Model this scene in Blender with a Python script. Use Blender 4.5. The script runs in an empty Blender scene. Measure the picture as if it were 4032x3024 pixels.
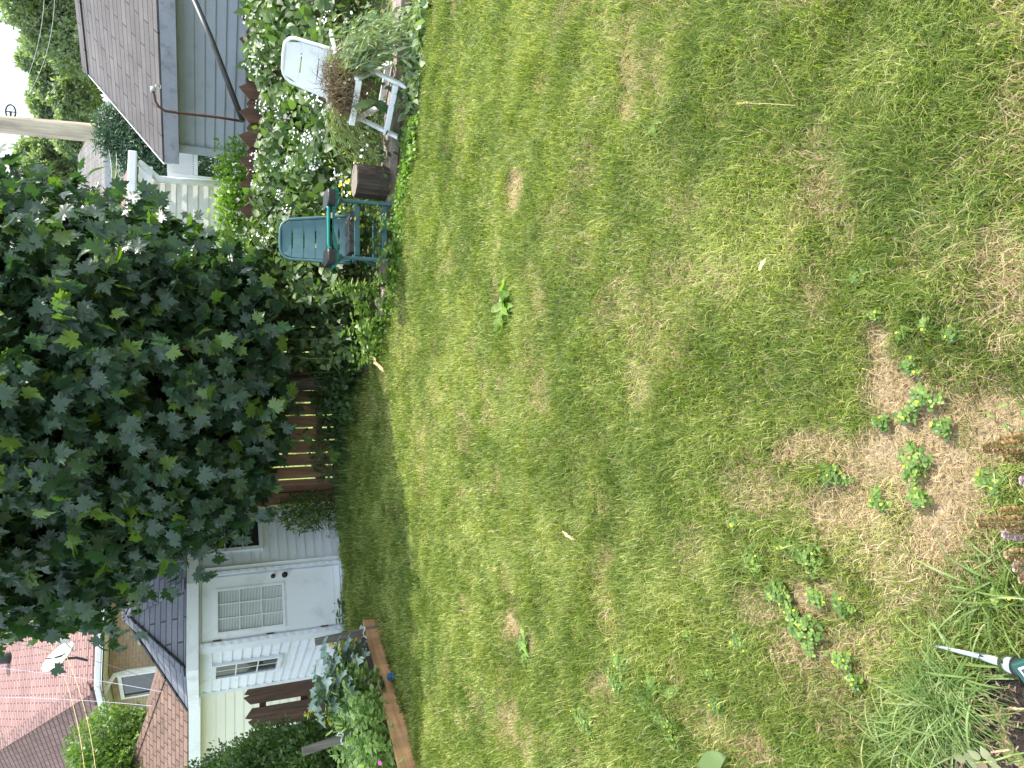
import bpy, math, random
import numpy as np
from mathutils import Vector
C = bpy.context.scene
COL = C.collection
rng = np.random.default_rng(7)
random.seed(7)

# ------------------------------------------------------------ camera (a phone held upright, picture stored on its side)
F, XH, H = 2750.0, 800.0, 1.7
TH = math.atan((2016-XH)/F); cT, sT = math.cos(TH), math.sin(TH)
cam_d = bpy.data.cameras.new('camera'); cam = bpy.data.objects.new('camera', cam_d); COL.objects.link(cam)
cam_d.sensor_fit = 'HORIZONTAL'; cam_d.sensor_width = 36; cam_d.lens = 36*F/4032
cam_d.clip_start = 0.05; cam_d.clip_end = 2000
from mathutils import Matrix
fw = Vector((0, cT, -sT)); up = Vector((0, sT, cT)); rt = Vector((1, 0, 0))
m = Matrix((-up, rt, -fw)).transposed().to_4x4(); m.translation = Vector((0, 0, H))
cam.matrix_world = m
C.camera = cam

# ------------------------------------------------------------ light
SUN = Vector((0.62, 0.16, 0.80)).normalized()
w = bpy.data.worlds.new('World'); C.world = w; w.use_nodes = True
nt = w.node_tree; bg = nt.nodes['Background']
sky = nt.nodes.new('ShaderNodeTexSky'); sky.sky_type = 'NISHITA'; sky.sun_disc = False
sky.sun_elevation = math.asin(SUN.z); sky.sun_rotation = math.atan2(SUN.x, SUN.y)
sky.air_density = 1.0; sky.dust_density = 3.5; sky.ozone_density = 1.0
# white noise veil added over the sky, like overexposure; lifts the fill light
cn = nt.nodes.new('ShaderNodeTexNoise'); cn.inputs['Scale'].default_value = 2.2; cn.inputs['Detail'].default_value = 6
tcw = nt.nodes.new('ShaderNodeTexCoord'); nt.links.new(tcw.outputs['Generated'], cn.inputs['Vector'])
cr = nt.nodes.new('ShaderNodeMapRange'); cr.inputs[1].default_value = .35; cr.inputs[2].default_value = .65; cr.inputs[3].default_value = .45; cr.inputs[4].default_value = .95
nt.links.new(cn.outputs['Fac'], cr.inputs[0]); cm = nt.nodes.new('ShaderNodeMix'); cm.data_type = 'RGBA'
nt.links.new(cr.outputs[0], cm.inputs[0]); nt.links.new(sky.outputs[0], cm.inputs[6]); cm.inputs[7].default_value = (6.6, 7.7, 8.9, 1)
nt.links.new(cm.outputs[2], bg.inputs[0]); bg.inputs[1].default_value = 0.13
sd = bpy.data.lights.new('sun', 'SUN'); sd.energy = 3.9; sd.angle = math.radians(0.6); sd.color = (1, 0.95, 0.86)
so = bpy.data.objects.new('sun', sd); COL.objects.link(so)
so.rotation_euler = (-SUN).to_track_quat('-Z', 'Y').to_euler()
C.view_settings.view_transform = 'Standard'; C.view_settings.look = 'None'
C.view_settings.exposure = 1.12; C.view_settings.gamma = 1.0

# ------------------------------------------------------------ picture <-> place helpers (to measure distances)
def G(x, y, z=0.0):
    d = (x-2016)/F; t = (z-H)/(-sT-d*cT)
    return Vector(((1512-y)/F*t, (cT-d*sT)*t, z))
def D(x, y, Y):
    d = (x-2016)/F; t = Y/(cT-d*sT)
    return Vector(((1512-y)/F*t, Y, H+(-sT-d*cT)*t))
def px(X, Y, Z):
    Z = Z-H; dep = np.maximum(Y*cT-Z*sT, 0.05)
    return 2016-F*(Y*sT+Z*cT)/dep, 1512-F*X/dep

# ------------------------------------------------------------ object helpers
def tag(o, label, cat, group=None, kind=None):
    if label: o['label'] = label
    if cat: o['category'] = cat
    if group: o['group'] = group
    if kind: o['kind'] = kind
    return o
def thing(name, label, cat, loc=(0, 0, 0), group=None):
    o = bpy.data.objects.new(name, None); COL.objects.link(o); o.empty_display_size = .1
    o.location = loc
    return tag(o, label, cat, group)
def link(name, me, parent=None, mats=()):
    for mt in (mats if isinstance(mats, (list, tuple)) else [mats]): me.materials.append(mt)
    o = bpy.data.objects.new(name, me); COL.objects.link(o)
    if parent is not None:
        o.parent = parent
        p = parent; off = Vector((0, 0, 0))
        while p is not None: off += Vector(p.location); p = p.parent
        o.location = -off            # meshes are written in place coordinates
    return o
class MB:
    """collects shapes in place coordinates; build() links them as ONE mesh object"""
    def __init__(s): s.V = []; s.Fc = []; s.M = []
    def add(s, vs, fs, mi=0):
        b = len(s.V); s.V += [Vector(v) for v in vs]; s.Fc += [tuple(i+b for i in f) for f in fs]; s.M += [mi]*len(fs)
        return s
    def quad(s, a, b, c, d, mi=0): return s.add([a, b, c, d], [(0, 1, 2, 3)], mi)
    def hexa(s, p, mi=0):   # 8 corners: bottom 0-3, top 4-7
        return s.add(p, [(3, 2, 1, 0), (4, 5, 6, 7), (0, 1, 5, 4), (1, 2, 6, 5), (2, 3, 7, 6), (3, 0, 4, 7)], mi)
    def box(s, c, sz, ax=None, mi=0):
        c = Vector(c); ax = ax or (Vector((1, 0, 0)), Vector((0, 1, 0)), Vector((0, 0, 1)))
        a, b, d = [ax[i]*sz[i]/2 for i in range(3)]
        return s.hexa([c-a-b-d, c+a-b-d, c+a+b-d, c-a+b-d, c-a-b+d, c+a-b+d, c+a+b+d, c-a+b+d], mi)
    def bar(s, p, q, wd, th, side=None, mi=0):   # beam p->q, width along side, thickness other way
        p, q = Vector(p), Vector(q); z = (q-p).normalized()
        side = Vector(side) if side is not None else (Vector((0, 0, 1)).cross(z) if abs(z.z) < .95 else Vector((1, 0, 0)))
        x = (side-z*side.dot(z)).normalized(); y = z.cross(x)
        return s.box((p+q)/2, (wd, th, (q-p).length), (x, y, z), mi)
    def tube(s, pts, rad, n=8, mi=0, cap=True):
        pts = [Vector(p) for p in pts]; k = len(pts)
        rad = rad if isinstance(rad, (list, tuple)) else [rad]*k
        V = []; ref = None
        for i, p in enumerate(pts):
            t = (pts[min(i+1, k-1)]-pts[max(i-1, 0)]).normalized()
            if ref is None: ref = t.orthogonal().normalized()
            a = (ref-t*ref.dot(t)); a = a.normalized() if a.length > 1e-5 else t.orthogonal().normalized(); ref = a; b = t.cross(a)
            for j in range(n):
                an = 2*math.pi*j/n; V.append(p+(a*math.cos(an)+b*math.sin(an))*rad[i])
        Fs = [(i*n+j, i*n+(j+1) % n, (i+1)*n+(j+1) % n, (i+1)*n+j) for i in range(k-1) for j in range(n)]
        if cap: Fs += [tuple(range(n))[::-1], tuple(range((k-1)*n, k*n))]
        return s.add(V, Fs, mi)
    def build(s, name, mats, parent=None, smooth=False, bevel=0):
        me = bpy.data.meshes.new(name); me.from_pydata([tuple(v) for v in s.V], [], s.Fc)
        me.polygons.foreach_set('material_index', s.M)
        uv = me.uv_layers.new(name='UVMap').data      # metres along each face: u horizontal, v up the face
        for p in me.polygons:
            n = p.normal
            u = Vector((0, 0, 1)).cross(n) if abs(n.z) < .995 else Vector((1, 0, 0))
            u.normalize(); v = n.cross(u)
            for li in p.loop_indices:
                co = me.vertices[me.loops[li].vertex_index].co
                uv[li].uv = (co.dot(u), co.dot(v))
        if smooth: me.polygons.foreach_set('use_smooth', [True]*len(me.polygons))
        o = link(name, me, parent, mats)
        if bevel:
            b = o.modifiers.new('bevel', 'BEVEL'); b.width = bevel; b.segments = 2; b.limit_method = 'ANGLE'
        return o
def mesh_np(name, V, T, mat, parent=None, attrs=None, smooth=False, uv=None):
    """triangle mesh from numpy arrays, per-vertex float attributes"""
    me = bpy.data.meshes.new(name); V = np.ascontiguousarray(V, np.float32); T = np.ascontiguousarray(T, np.int32)
    me.vertices.add(len(V)); me.vertices.foreach_set('co', V.ravel())
    me.loops.add(T.size); me.loops.foreach_set('vertex_index', T.ravel())
    me.polygons.add(len(T)); me.polygons.foreach_set('loop_start', np.arange(0, T.size, 3, dtype=np.int32))
    me.update(calc_edges=True)
    if smooth: me.polygons.foreach_set('use_smooth', np.ones(len(T), bool))
    for k, a in (attrs or {}).items():
        at = me.attributes.new(k, 'FLOAT', 'POINT'); at.data.foreach_set('value', np.ascontiguousarray(a, np.float32))
    return link(name, me, parent, mat)
def nrm(a): return a/np.maximum(np.linalg.norm(a, axis=-1, keepdims=True), 1e-9)
def leaves(name, tmpl, P, Dr, N, S, mat, parent=None, rnd=None, bend=None, extra=None):
    """many copies of a leaf outline (base at origin, along +Y, facing +Z) as one mesh"""
    tv, tt = tmpl; k = len(P); n = len(tv)
    y = nrm(np.asarray(Dr, float)); N = np.asarray(N, float); z = nrm(N-(N*y).sum(1, keepdims=True)*y); x = np.cross(y, z)
    S = np.broadcast_to(np.asarray(S, float), (k,))
    L = tv[None]*S[:, None, None]
    V = P[:, None]+L[..., :1]*x[:, None]+L[..., 1:2]*y[:, None]+L[..., 2:]*z[:, None]
    if rnd is None: rnd = rng.random(k)
    T = (tt[None]+(np.arange(k)*n)[:, None, None]).reshape(-1, 3)
    at = {'rnd': np.repeat(rnd, n), 'along': np.tile(tv[:, 1], k)}
    for kk, a in (extra or {}).items(): at[kk] = np.repeat(a, n)
    return mesh_np(name, V.reshape(-1, 3), T, mat, parent, at)
def fan(outl, cen, fold=.0, droop=.0):
    pts = np.array([cen]+outl, float); z = -droop*(pts[:, 0]**2+pts[:, 1]**2)+fold*np.abs(pts[:, 0])
    v = np.c_[pts, z]; n = len(outl); t = np.array([(0, 1+i, 1+(i+1) % n) for i in range(n)])
    return v, t
def mirror(h): return h+[(-a, b) for a, b in h[::-1] if a > 1e-6]
MAPLE = fan(mirror([(0, .13), (.12, .0), (.26, -.02), (.40, -.07), (.41, .10), (.42, .16), (.66, .25), (.50, .36), (.54, .45), (.74, .64), (.54, .60), (.47, .74), (.36, .66),
                    (.24, .57), (.33, .80), (.17, .82), (.12, .94), (0, 1.12)]), (0, .36), .32, .34)
OVATE = fan(mirror([(0, 0), (.20, .06), (.33, .24), (.33, .45), (.20, .74), (0, 1.05)]), (0, .40), .22, .18)
SLIM = fan(mirror([(0, 0), (.09, .2), (.12, .5), (.07, .8), (0, 1)]), (0, .45), .3, .2)
ROUND = fan(mirror([(0, 0), (.28, .05), (.46, .32), (.45, .62), (.26, .90), (0, .98)]), (0, .48), .15, .08)
CHIP = fan([(0, 0), (.3, .35), (.1, 1), (-.25, .5)], (0, .45), .1, .1)
def strip(n, wd, curl, wave=0.0, tipw=.05):
    """long leaf as a strip with n segments"""
    V = []; T = []
    for i in range(n+1):
        t = i/n; ww = wd*(math.sin(math.pi*min(1, t*.9+.12))**.7)*(1 if i < n else tipw)
        a = curl*t; yy = math.sin(a)/curl if abs(curl) > 1e-3 else t; zz = -(1-math.cos(a))/curl if abs(curl) > 1e-3 else 0
        wv = wave*math.sin(i*2.4)
        V += [(-ww, yy, zz+wv+ww*.3), (0, yy, zz), (ww, yy, zz-wv+ww*.3)]
    for i in range(n):
        b = i*3
        T += [(b, b+1, b+4), (b, b+4, b+3), (b+1, b+2, b+5), (b+1, b+5, b+4)]
    return np.array(V, float), np.array(T)

# ------------------------------------------------------------ materials
def nodes(name):
    mt = bpy.data.materials.new(name); mt.use_nodes = True; t = mt.node_tree
    return mt, t, t.nodes['Principled BSDF']
def ramp(t, src, stops):
    r = t.nodes.new('ShaderNodeValToRGB'); e = r.color_ramp.elements
    while len(e) < len(stops): e.new(.5)
    for i, (p, c) in enumerate(stops): e[i].position = p; e[i].color = (*c, 1)
    t.links.new(src, r.inputs[0]); return r.outputs[0]
def noise(t, scale, vec=None, detail=4, rough=.6):
    n = t.nodes.new('ShaderNodeTexNoise'); n.inputs['Scale'].default_value = scale; n.inputs['Detail'].default_value = detail
    n.inputs['Roughness'].default_value = rough
    if vec is not None: t.links.new(vec, n.inputs['Vector'])
    return n.outputs['Fac']
def mixc(t, f, a, b, mode='MIX'):
    n = t.nodes.new('ShaderNodeMix'); n.data_type = 'RGBA'; n.blend_type = mode
    for s, v in ((n.inputs[0], f), (n.inputs[6], a), (n.inputs[7], b)):
        if hasattr(v, 'is_output'): t.links.new(v, s)
        elif isinstance(v, (int, float)): s.default_value = v
        else: s.default_value = (*v, 1)
    return n.outputs[2]
def attr(t, nm):
    a = t.nodes.new('ShaderNodeAttribute'); a.attribute_name = nm; return a.outputs['Fac']
def coord(t, what='Object', scale=None):
    if what == 'pos': o = t.nodes.new('ShaderNodeNewGeometry').outputs['Position']
    else: o = t.nodes.new('ShaderNodeTexCoord').outputs[what]
    if scale:
        mp = t.nodes.new('ShaderNodeMapping'); mp.inputs['Scale'].default_value = scale; t.links.new(o, mp.inputs[0]); o = mp.outputs[0]
    return o
def bump(t, p, h, st=.3, dist=.01):
    b = t.nodes.new('ShaderNodeBump'); b.inputs['Strength'].default_value = st; b.inputs['Distance'].default_value = dist
    t.links.new(h, b.inputs['Height']); t.links.new(b.outputs[0], p.inputs['Normal'])
def leafmat(name, stops, trans=.45, tcol=1.0, rough=.45, key='rnd', spec=.5, nz=0):
    mt, t, p = nodes(name)
    c = ramp(t, attr(t, key), stops)
    if nz:
        c = mixc(t, 1.0, c, ramp(t, noise(t, nz, coord(t, 'pos'), 3), [(.3, (.72, .72, .72)), (.7, (1.25, 1.25, 1.2))]), 'MULTIPLY')
    t.links.new(c, p.inputs['Base Color']); p.inputs['Roughness'].default_value = rough; p.inputs['Specular IOR Level'].default_value = spec
    tr = t.nodes.new('ShaderNodeBsdfTranslucent')
    tc = mixc(t, 1.0, c, (1.35*tcol, 1.7*tcol, .55*tcol), 'MULTIPLY'); t.links.new(tc, tr.inputs[0])
    mx = t.nodes.new('ShaderNodeMixShader'); mx.inputs[0].default_value = trans
    t.links.new(p.outputs[0], mx.inputs[1]); t.links.new(tr.outputs[0], mx.inputs[2])
    t.links.new(mx.outputs[0], t.nodes['Material Output'].inputs[0])
    return mt
def plain(name, col, rough=.6, metal=0, var=.12, sc=8, bmp=0, spec=.5, dirt=None, dsc=2.5):
    mt, t, p = nodes(name); v = coord(t, 'pos')
    lo = tuple(c*(1-var) for c in col); hi = tuple(min(1, c*(1+var)) for c in col)
    n = noise(t, sc, v, 6)
    c = ramp(t, n, [(.3, lo), (.7, hi)])
    if dirt: c = mixc(t, ramp(t, noise(t, dsc, v, 8, .7), [(.52, (0, 0, 0)), (.72, (.7, .7, .7))]), c, dirt)
    t.links.new(c, p.inputs['Base Color']); p.inputs['Roughness'].default_value = rough; p.inputs['Metallic'].default_value = metal
    p.inputs['Specular IOR Level'].default_value = spec
    if bmp: bump(t, p, noise(t, sc*6, v, 5), bmp, .004)
    return mt
def wood(name, dark, mid, light, scl=(26, 1.6, 1), rough=.75, bmp=.4):
    mt, t, p = nodes(name); u = coord(t, 'UV', scl)
    n = noise(t, 1.0, u, 7, .65); c = ramp(t, n, [(.25, dark), (.5, mid), (.75, light)])
    n2 = noise(t, 1.1, coord(t, 'pos', (5, 5, .7)), 4)
    c = mixc(t, 1.0, c, ramp(t, n2, [(.3, (.6, .6, .6)), (.7, (1.3, 1.25, 1.2))]), 'MULTIPLY')
    t.links.new(c, p.inputs['Base Color']); p.inputs['Roughness'].default_value = rough
    bump(t, p, n, bmp, .006); return mt
def bricks(name, c1, c2, mortar, bw, bh, ms, rough=.9, off=.5, bmp=.5, mottle=.35):
    mt, t, p = nodes(name); b = t.nodes.new('ShaderNodeTexBrick')
    t.links.new(coord(t, 'UV'), b.inputs['Vector'])
    b.inputs['Scale'].default_value = 1; b.inputs['Brick Width'].default_value = bw; b.inputs['Row Height'].default_value = bh
    b.inputs['Mortar Size'].default_value = ms; b.inputs['Mortar Smooth'].default_value = .3; b.offset = off
    b.inputs['Color1'].default_value = (*c1, 1); b.inputs['Color2'].default_value = (*c2, 1); b.inputs['Mortar'].default_value = (*mortar, 1)
    n = noise(t, 1.3, coord(t, 'pos'), 6); n2 = noise(t, 60, coord(t, 'pos'), 3)
    c = mixc(t, 1.0, b.outputs[0], ramp(t, n, [(.3, (1-mottle,)*3), (.7, (1+mottle*.6,)*3)]), 'MULTIPLY')
    c = mixc(t, 1.0, c, ramp(t, n2, [(.3, (.75,)*3), (.7, (1.2,)*3)]), 'MULTIPLY')
    t.links.new(c, p.inputs['Base Color']); p.inputs['Roughness'].default_value = rough
    inv = t.nodes.new('ShaderNodeMath'); inv.operation = 'SUBTRACT'; inv.inputs[0].default_value = 1; t.links.new(b.outputs['Fac'], inv.inputs[1])
    bump(t, p, inv.outputs[0], bmp, .02); return mt

M = {}
M['white_vinyl'] = plain('white_vinyl', (.78, .81, .86), .45, var=.04, sc=3, dirt=(.5, .52, .5))
M['white_paint'] = plain('white_paint', (.84, .86, .88), .4, var=.04, sc=3, dirt=(.55, .55, .53))
M['white_resin'] = plain('white_resin', (.84, .86, .89), .38, var=.03, sc=6, dirt=(.52, .52, .47), dsc=7)
M['cream_siding'] = plain('cream_siding', (.80, .78, .68), .5, var=.03, sc=3)
M['beige_siding'] = plain('beige_siding', (.80, .78, .71), .5, var=.04, sc=3)
M['grey_siding'] = plain('grey_siding', (.40, .44, .50), .45, var=.06, sc=2, dirt=(.26, .29, .33))
M['worn_fascia'] = plain('worn_fascia', (.36, .37, .45), .5, var=.1, sc=6, dirt=(.12, .12, .14), dsc=5)
M['glass'] = plain('dark_glass', (.03, .035, .035), .08, var=.5, sc=3, spec=.35)
M['bronze'] = plain('bronze', (.03, .02, .015), .35, metal=.6)
M['black'] = plain('black_plastic', (.018, .018, .02), .4, var=.3, sc=12)
M['dark_metal'] = plain('dark_metal', (.06, .065, .07), .45, metal=.4, var=.3, dirt=(.12, .06, .03), dsc=9)
M['rust'] = plain('rusty_iron', (.09, .035, .02), .7, var=.4, sc=25)
M['steel'] = plain('bright_steel', (.6, .61, .62), .22, metal=1, var=.06)
M['green_resin'] = plain('slate_green_resin', (.045, .12, .135), .5, var=.15, sc=9, dirt=(.09, .18, .19), dsc=6)
M['green_dark'] = plain('dark_green_resin', (.03, .075, .095), .5, var=.15, sc=9)
M['teal'] = plain('teal_plastic', (.01, .30, .25), .35, var=.06)
M['teal_dark'] = plain('deep_teal_plastic', (.008, .15, .13), .4, var=.06)
M['bottle_green'] = plain('dark_green_plastic', (.01, .06, .05), .35)
M['solar'] = plain('solar_cell', (.03, .035, .07), .15, var=.3, sc=30, spec=.8)
M['pole_wood'] = wood('weathered_pole', (.32, .24, .19), (.50, .43, .37), (.62, .56, .50), (30, .8, 1))
M['fence_wood'] = wood('brown_fence_wood', (.05, .024, .015), (.12, .058, .036), (.20, .105, .068))
M['fence_red'] = wood('reddish_fence_wood', (.12, .055, .032), (.24, .12, .065), (.36, .20, .12))
M['old_brown'] = wood('old_brown_wood', (.03, .017, .011), (.085, .045, .028), (.16, .09, .06))
M['new_wood'] = wood('fresh_pine', (.30, .15, .06), (.48, .27, .13), (.60, .38, .20), (2.0, 22, 1), bmp=.2)
M['grey_wood'] = wood('grey_stake_wood', (.05, .045, .04), (.14, .125, .11), (.26, .24, .21))
M['sleeper'] = wood('weathered_sleeper', (.15, .11, .10), (.27, .21, .19), (.40, .33, .30), (1.6, 16, 1))
M['bark'] = wood('maple_bark', (.04, .028, .022), (.10, .07, .055), (.17, .125, .10), (14, 3, 1), bmp=.8)
M['stump_bark'] = wood('stump_side', (.018, .012, .009), (.06, .042, .034), (.13, .10, .085), (24, 2, 1), bmp=.9)
M['stump_top'] = plain('stump_top', (.22, .185, .15), .8, var=.3, sc=18)
M['twig'] = plain('twig', (.12, .07, .03), .7)
M['stem_green'] = plain('green_stem', (.18, .26, .06), .6, var=.2)
M['stem_yellow'] = plain('pale_stem', (.42, .44, .15), .6, var=.2)
M['straw'] = plain('dry_straw', (.52, .40, .20), .8, var=.25, sc=40)
M['string'] = plain('white_string', (.8, .8, .78), .8)
M['white_petal'] = plain('white_petal', (.85, .86, .82), .6, var=.03)
M['yellow_petal'] = plain('yellow_petal', (.85, .68, .02), .6, var=.05)
M['mint_flower'] = leafmat('mint_bloom', [(0, (.34, .22, .09)), (.45, (.40, .27, .18)), (.6, (.45, .30, .35)), (1, (.62, .46, .66))], .2)
M['pink_petal'] = plain('magenta_petal', (.6, .08, .4), .5)
M['blue_cloth'] = plain('blue_cloth', (.03, .10, .22), .7)
M['dish'] = plain('dish_grey', (.55, .55, .52), .4)
M['shingle_grey'] = bricks('grey_shingles', (.13, .135, .16), (.17, .175, .20), (.04, .04, .045), .55, .14, .012)
M['shingle_taupe'] = bricks('taupe_shingles', (.105, .094, .092), (.14, .125, .122), (.03, .026, .026), .75, .16, .012)
M['shingle_brown'] = bricks('brown_shingles', (.15, .09, .065), (.21, .13, .095), (.05, .03, .025), .26, .16, .014)
M['shingle_red'] = bricks('faded_red_shingles', (.27, .155, .14), (.33, .20, .175), (.12, .06, .06), .40, .14, .02, mottle=.2)
M['shingle_far'] = bricks('far_grey_shingles', (.17, .155, .145), (.21, .195, .185), (.08, .075, .07), .5, .2, .02)
M['brick_tan'] = bricks('tan_brick', (.40, .28, .18), (.47, .34, .22), (.50, .44, .36), .22, .075, .010)
M['brick_mauve'] = M['brick_tan']
M['maple_leaf'] = leafmat('maple_leaf', [(0, (.030, .062, .040)), (.5, (.043, .085, .050)), (.9, (.06, .11, .055)), (1, (.14, .22, .045))], .30, 1.25, .38, spec=.55)  # last stop: yellow-green of backlit leaves put into the colour
M['vine_leaf'] = leafmat('vine_leaf', [(0, (.06, .11, .05)), (.5, (.09, .15, .055)), (1, (.18, .25, .07))], .35, 1, .5, nz=1.2)
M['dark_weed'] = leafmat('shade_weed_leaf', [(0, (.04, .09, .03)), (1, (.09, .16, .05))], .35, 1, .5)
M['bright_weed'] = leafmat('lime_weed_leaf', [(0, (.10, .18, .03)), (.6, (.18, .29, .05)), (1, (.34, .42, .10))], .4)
M['pale_weed'] = leafmat('wilted_weed_leaf', [(0, (.13, .19, .10)), (.6, (.24, .32, .17)), (1, (.42, .45, .24))], .3)
M['kale'] = leafmat('kale_leaf', [(0, (.20, .30, .24)), (.6, (.36, .47, .40)), (1, (.52, .62, .55))], .15, .8, .6, nz=20)
M['pea'] = leafmat('pea_leaf', [(0, (.24, .34, .12)), (.7, (.40, .52, .19)), (1, (.56, .62, .30))], .4)
M['yellow_leaf'] = leafmat('yellow_leaf', [(0, (.35, .40, .05)), (1, (.72, .55, .04))], .35)
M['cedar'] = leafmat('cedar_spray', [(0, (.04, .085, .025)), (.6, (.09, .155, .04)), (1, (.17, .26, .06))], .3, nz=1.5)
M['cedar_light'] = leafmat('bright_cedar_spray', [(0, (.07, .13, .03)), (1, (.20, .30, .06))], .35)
M['far_leaf'] = leafmat('far_tree_leaf', [(0, (.15, .19, .13)), (.6, (.25, .29, .19)), (1, (.40, .44, .30))], .45)
M['spruce'] = leafmat('spruce_needle', [(0, (.03, .07, .045)), (1, (.08, .15, .08))], .2)
M['clover'] = leafmat('clover_leaf', [(0, (.09, .16, .035)), (.7, (.17, .27, .06)), (1, (.32, .40, .09))], .35)
M['dock'] = leafmat('dock_leaf', [(0, (.12, .21, .05)), (.8, (.24, .36, .08)), (1, (.34, .44, .14))], .4, nz=25)
M['rose'] = leafmat('rose_leaf', [(0, (.16, .17, .08)), (.8, (.24, .26, .14)), (1, (.22, .08, .07))], .25)
M['root'] = leafmat('weed_roots', [(0, (.06, .035, .02)), (.4, (.20, .13, .075)), (1, (.50, .38, .22))], .1)
M['long_grass'] = leafmat('long_grass', [(0, (.08, .14, .03)), (.55, (.16, .24, .055)), (.88, (.22, .30, .10)), (1, (.42, .42, .20))], .35)
# lawn blades: dry straw where the lawn is dry
mt, t, p = nodes('lawn_blade')
g = ramp(t, attr(t, 'rnd'), [(0, (.055, .11, .018)), (.35, (.145, .205, .034)), (.68, (.27, .325, .07)), (1, (.56, .54, .22))])
s = ramp(t, attr(t, 'rnd'), [(0, (.27, .18, .09)), (.5, (.47, .35, .21)), (1, (.66, .53, .36))])
c = mixc(t, attr(t, 'dry'), g, s); t.links.new(c, p.inputs['Base Color']); p.inputs['Roughness'].default_value = .5; p.inputs['Specular IOR Level'].default_value = .35
tr = t.nodes.new('ShaderNodeBsdfTranslucent'); t.links.new(mixc(t, 1.0, c, (1.3, 1.5, .6), 'MULTIPLY'), tr.inputs[0])
mx = t.nodes.new('ShaderNodeMixShader'); mx.inputs[0].default_value = .35
t.links.new(p.outputs[0], mx.inputs[1]); t.links.new(tr.outputs[0], mx.inputs[2]); t.links.new(mx.outputs[0], t.nodes['Material Output'].inputs[0])
M['blade'] = mt
mt, t, p = nodes('lawn_thatch')
n1 = noise(t, 90, coord(t, 'pos'), 6, .7); n2 = noise(t, 5, coord(t, 'pos'), 5)
g = ramp(t, n1, [(.3, (.06, .07, .02)), (.5, (.15, .16, .05)), (.7, (.30, .29, .12))])
s = ramp(t, n1, [(.3, (.12, .08, .045)), (.5, (.34, .255, .155)), (.72, (.60, .49, .33))])
c = mixc(t, attr(t, 'dry'), g, s)
t.links.new(c, p.inputs['Base Color']); p.inputs['Roughness'].default_value = .95; bump(t, p, n1, .8, .02)
M['thatch'] = mt
mt, t, p = nodes('far_ground')
n1 = noise(t, 3, coord(t, 'pos'), 8, .7)
t.links.new(ramp(t, n1, [(.3, (.10, .14, .03)), (.7, (.24, .30, .07))]), p.inputs['Base Color']); p.inputs['Roughness'].default_value = 1
M['far_ground'] = mt
mt, t, p = nodes('bed_soil')
n1 = noise(t, 45, coord(t, 'pos'), 8, .75); n2 = noise(t, 160, coord(t, 'pos', (1, 2.5, 1)), 3)
c = ramp(t, n1, [(.35, (.012, .008, .006)), (.55, (.04, .025, .018)), (.72, (.10, .06, .04))])
c = mixc(t, ramp(t, n2, [(.60, (0, 0, 0)), (.68, (1, 1, 1))]), c, (.14, .09, .06))
t.links.new(c, p.inputs['Base Color']); p.inputs['Roughness'].default_value = .95; bump(t, p, n1, 1.0, .03)
M['soil'] = mt

# ------------------------------------------------------------ ground and lawn
def vnoise(x, y, sc, seed=0):
    r = np.random.default_rng(100+seed); g = r.random((256, 256)); x = x*sc+1000; y = y*sc+1000
    i = np.floor(x).astype(int); j = np.floor(y).astype(int); fx = x-i; fy = y-j
    fx = fx*fx*(3-2*fx); fy = fy*fy*(3-2*fy); i0 = i % 256; i1 = (i+1) % 256; j0 = j % 256; j1 = (j+1) % 256
    return (g[i0, j0]*(1-fx)+g[i1, j0]*fx)*(1-fy)+(g[i0, j1]*(1-fx)+g[i1, j1]*fx)*fy
# worn, dry places in the lawn (k = photo picture units / 2212 wide)
DRY = [(1115, 415, 16, 40, .75), (1180, 190, 20, 30, .4), (1365, 160, 25, 40, .55), (1362, 240, 20, 25, .5), (2185, 600, 60, 110, .6), (1905, 740, 32, 60, 1), (1940, 830, 60, 60, 1),
       (2010, 900, 90, 90, .95), (2150, 900, 70, 90, .9), (1960, 960, 90, 60, 1), (2040, 1080, 90, 110, 1), (1780, 960, 70, 40, .75), (1870, 1090, 90, 70, .8), (2180, 730, 40, 40, .5),
       (1680, 1060, 60, 40, .5), (1950, 1180, 140, 90, .55), (1780, 1290, 60, 45, .8), (1650, 1300, 50, 40, .5), (1740, 1400, 70, 40, .6), (1115, 1330, 18, 38, .75), (1150, 1390, 15, 25, .7),
       (1100, 1250, 15, 30, .35), (1850, 1400, 70, 60, .45), (2000, 1250, 120, 70, .4), (1100, 1560, 25, 45, .6), (1300, 1480, 30, 30, .5), (1620, 1610, 45, 40, .6), (1150, 1600, 25, 40, .4),
       (1090, 660, 15, 25, .4), (1450, 740, 40, 60, .25), (1260, 540, 40, 50, .2), (1560, 600, 40, 40, .25), (1700, 330, 40, 30, .2), (1500, 1180, 50, 50, .25), (2130, 1160, 60, 80, .5)]
def dryness(X, Y):
    x, y = px(X, Y, 0*X); x = x/1.8228; y = y/1.8228; d = np.zeros_like(X)
    wx = (vnoise(X, Y, 9, 1)-.5)*1.5; 
    for cx, cy, rx, ry, k in DRY:
        q = ((x-cx)/rx)**2+((y-cy)/ry)**2
        d = np.maximum(d, k*np.clip((1.9-q-wx*1.3)*.75, 0, 1))
    base = np.clip((vnoise(X, Y, 3.2, 2)*.6+vnoise(X, Y, 9, 3)*.4-.60)*2.2, 0, .35)
    return np.clip(np.maximum(d, base), 0, 1)
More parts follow.
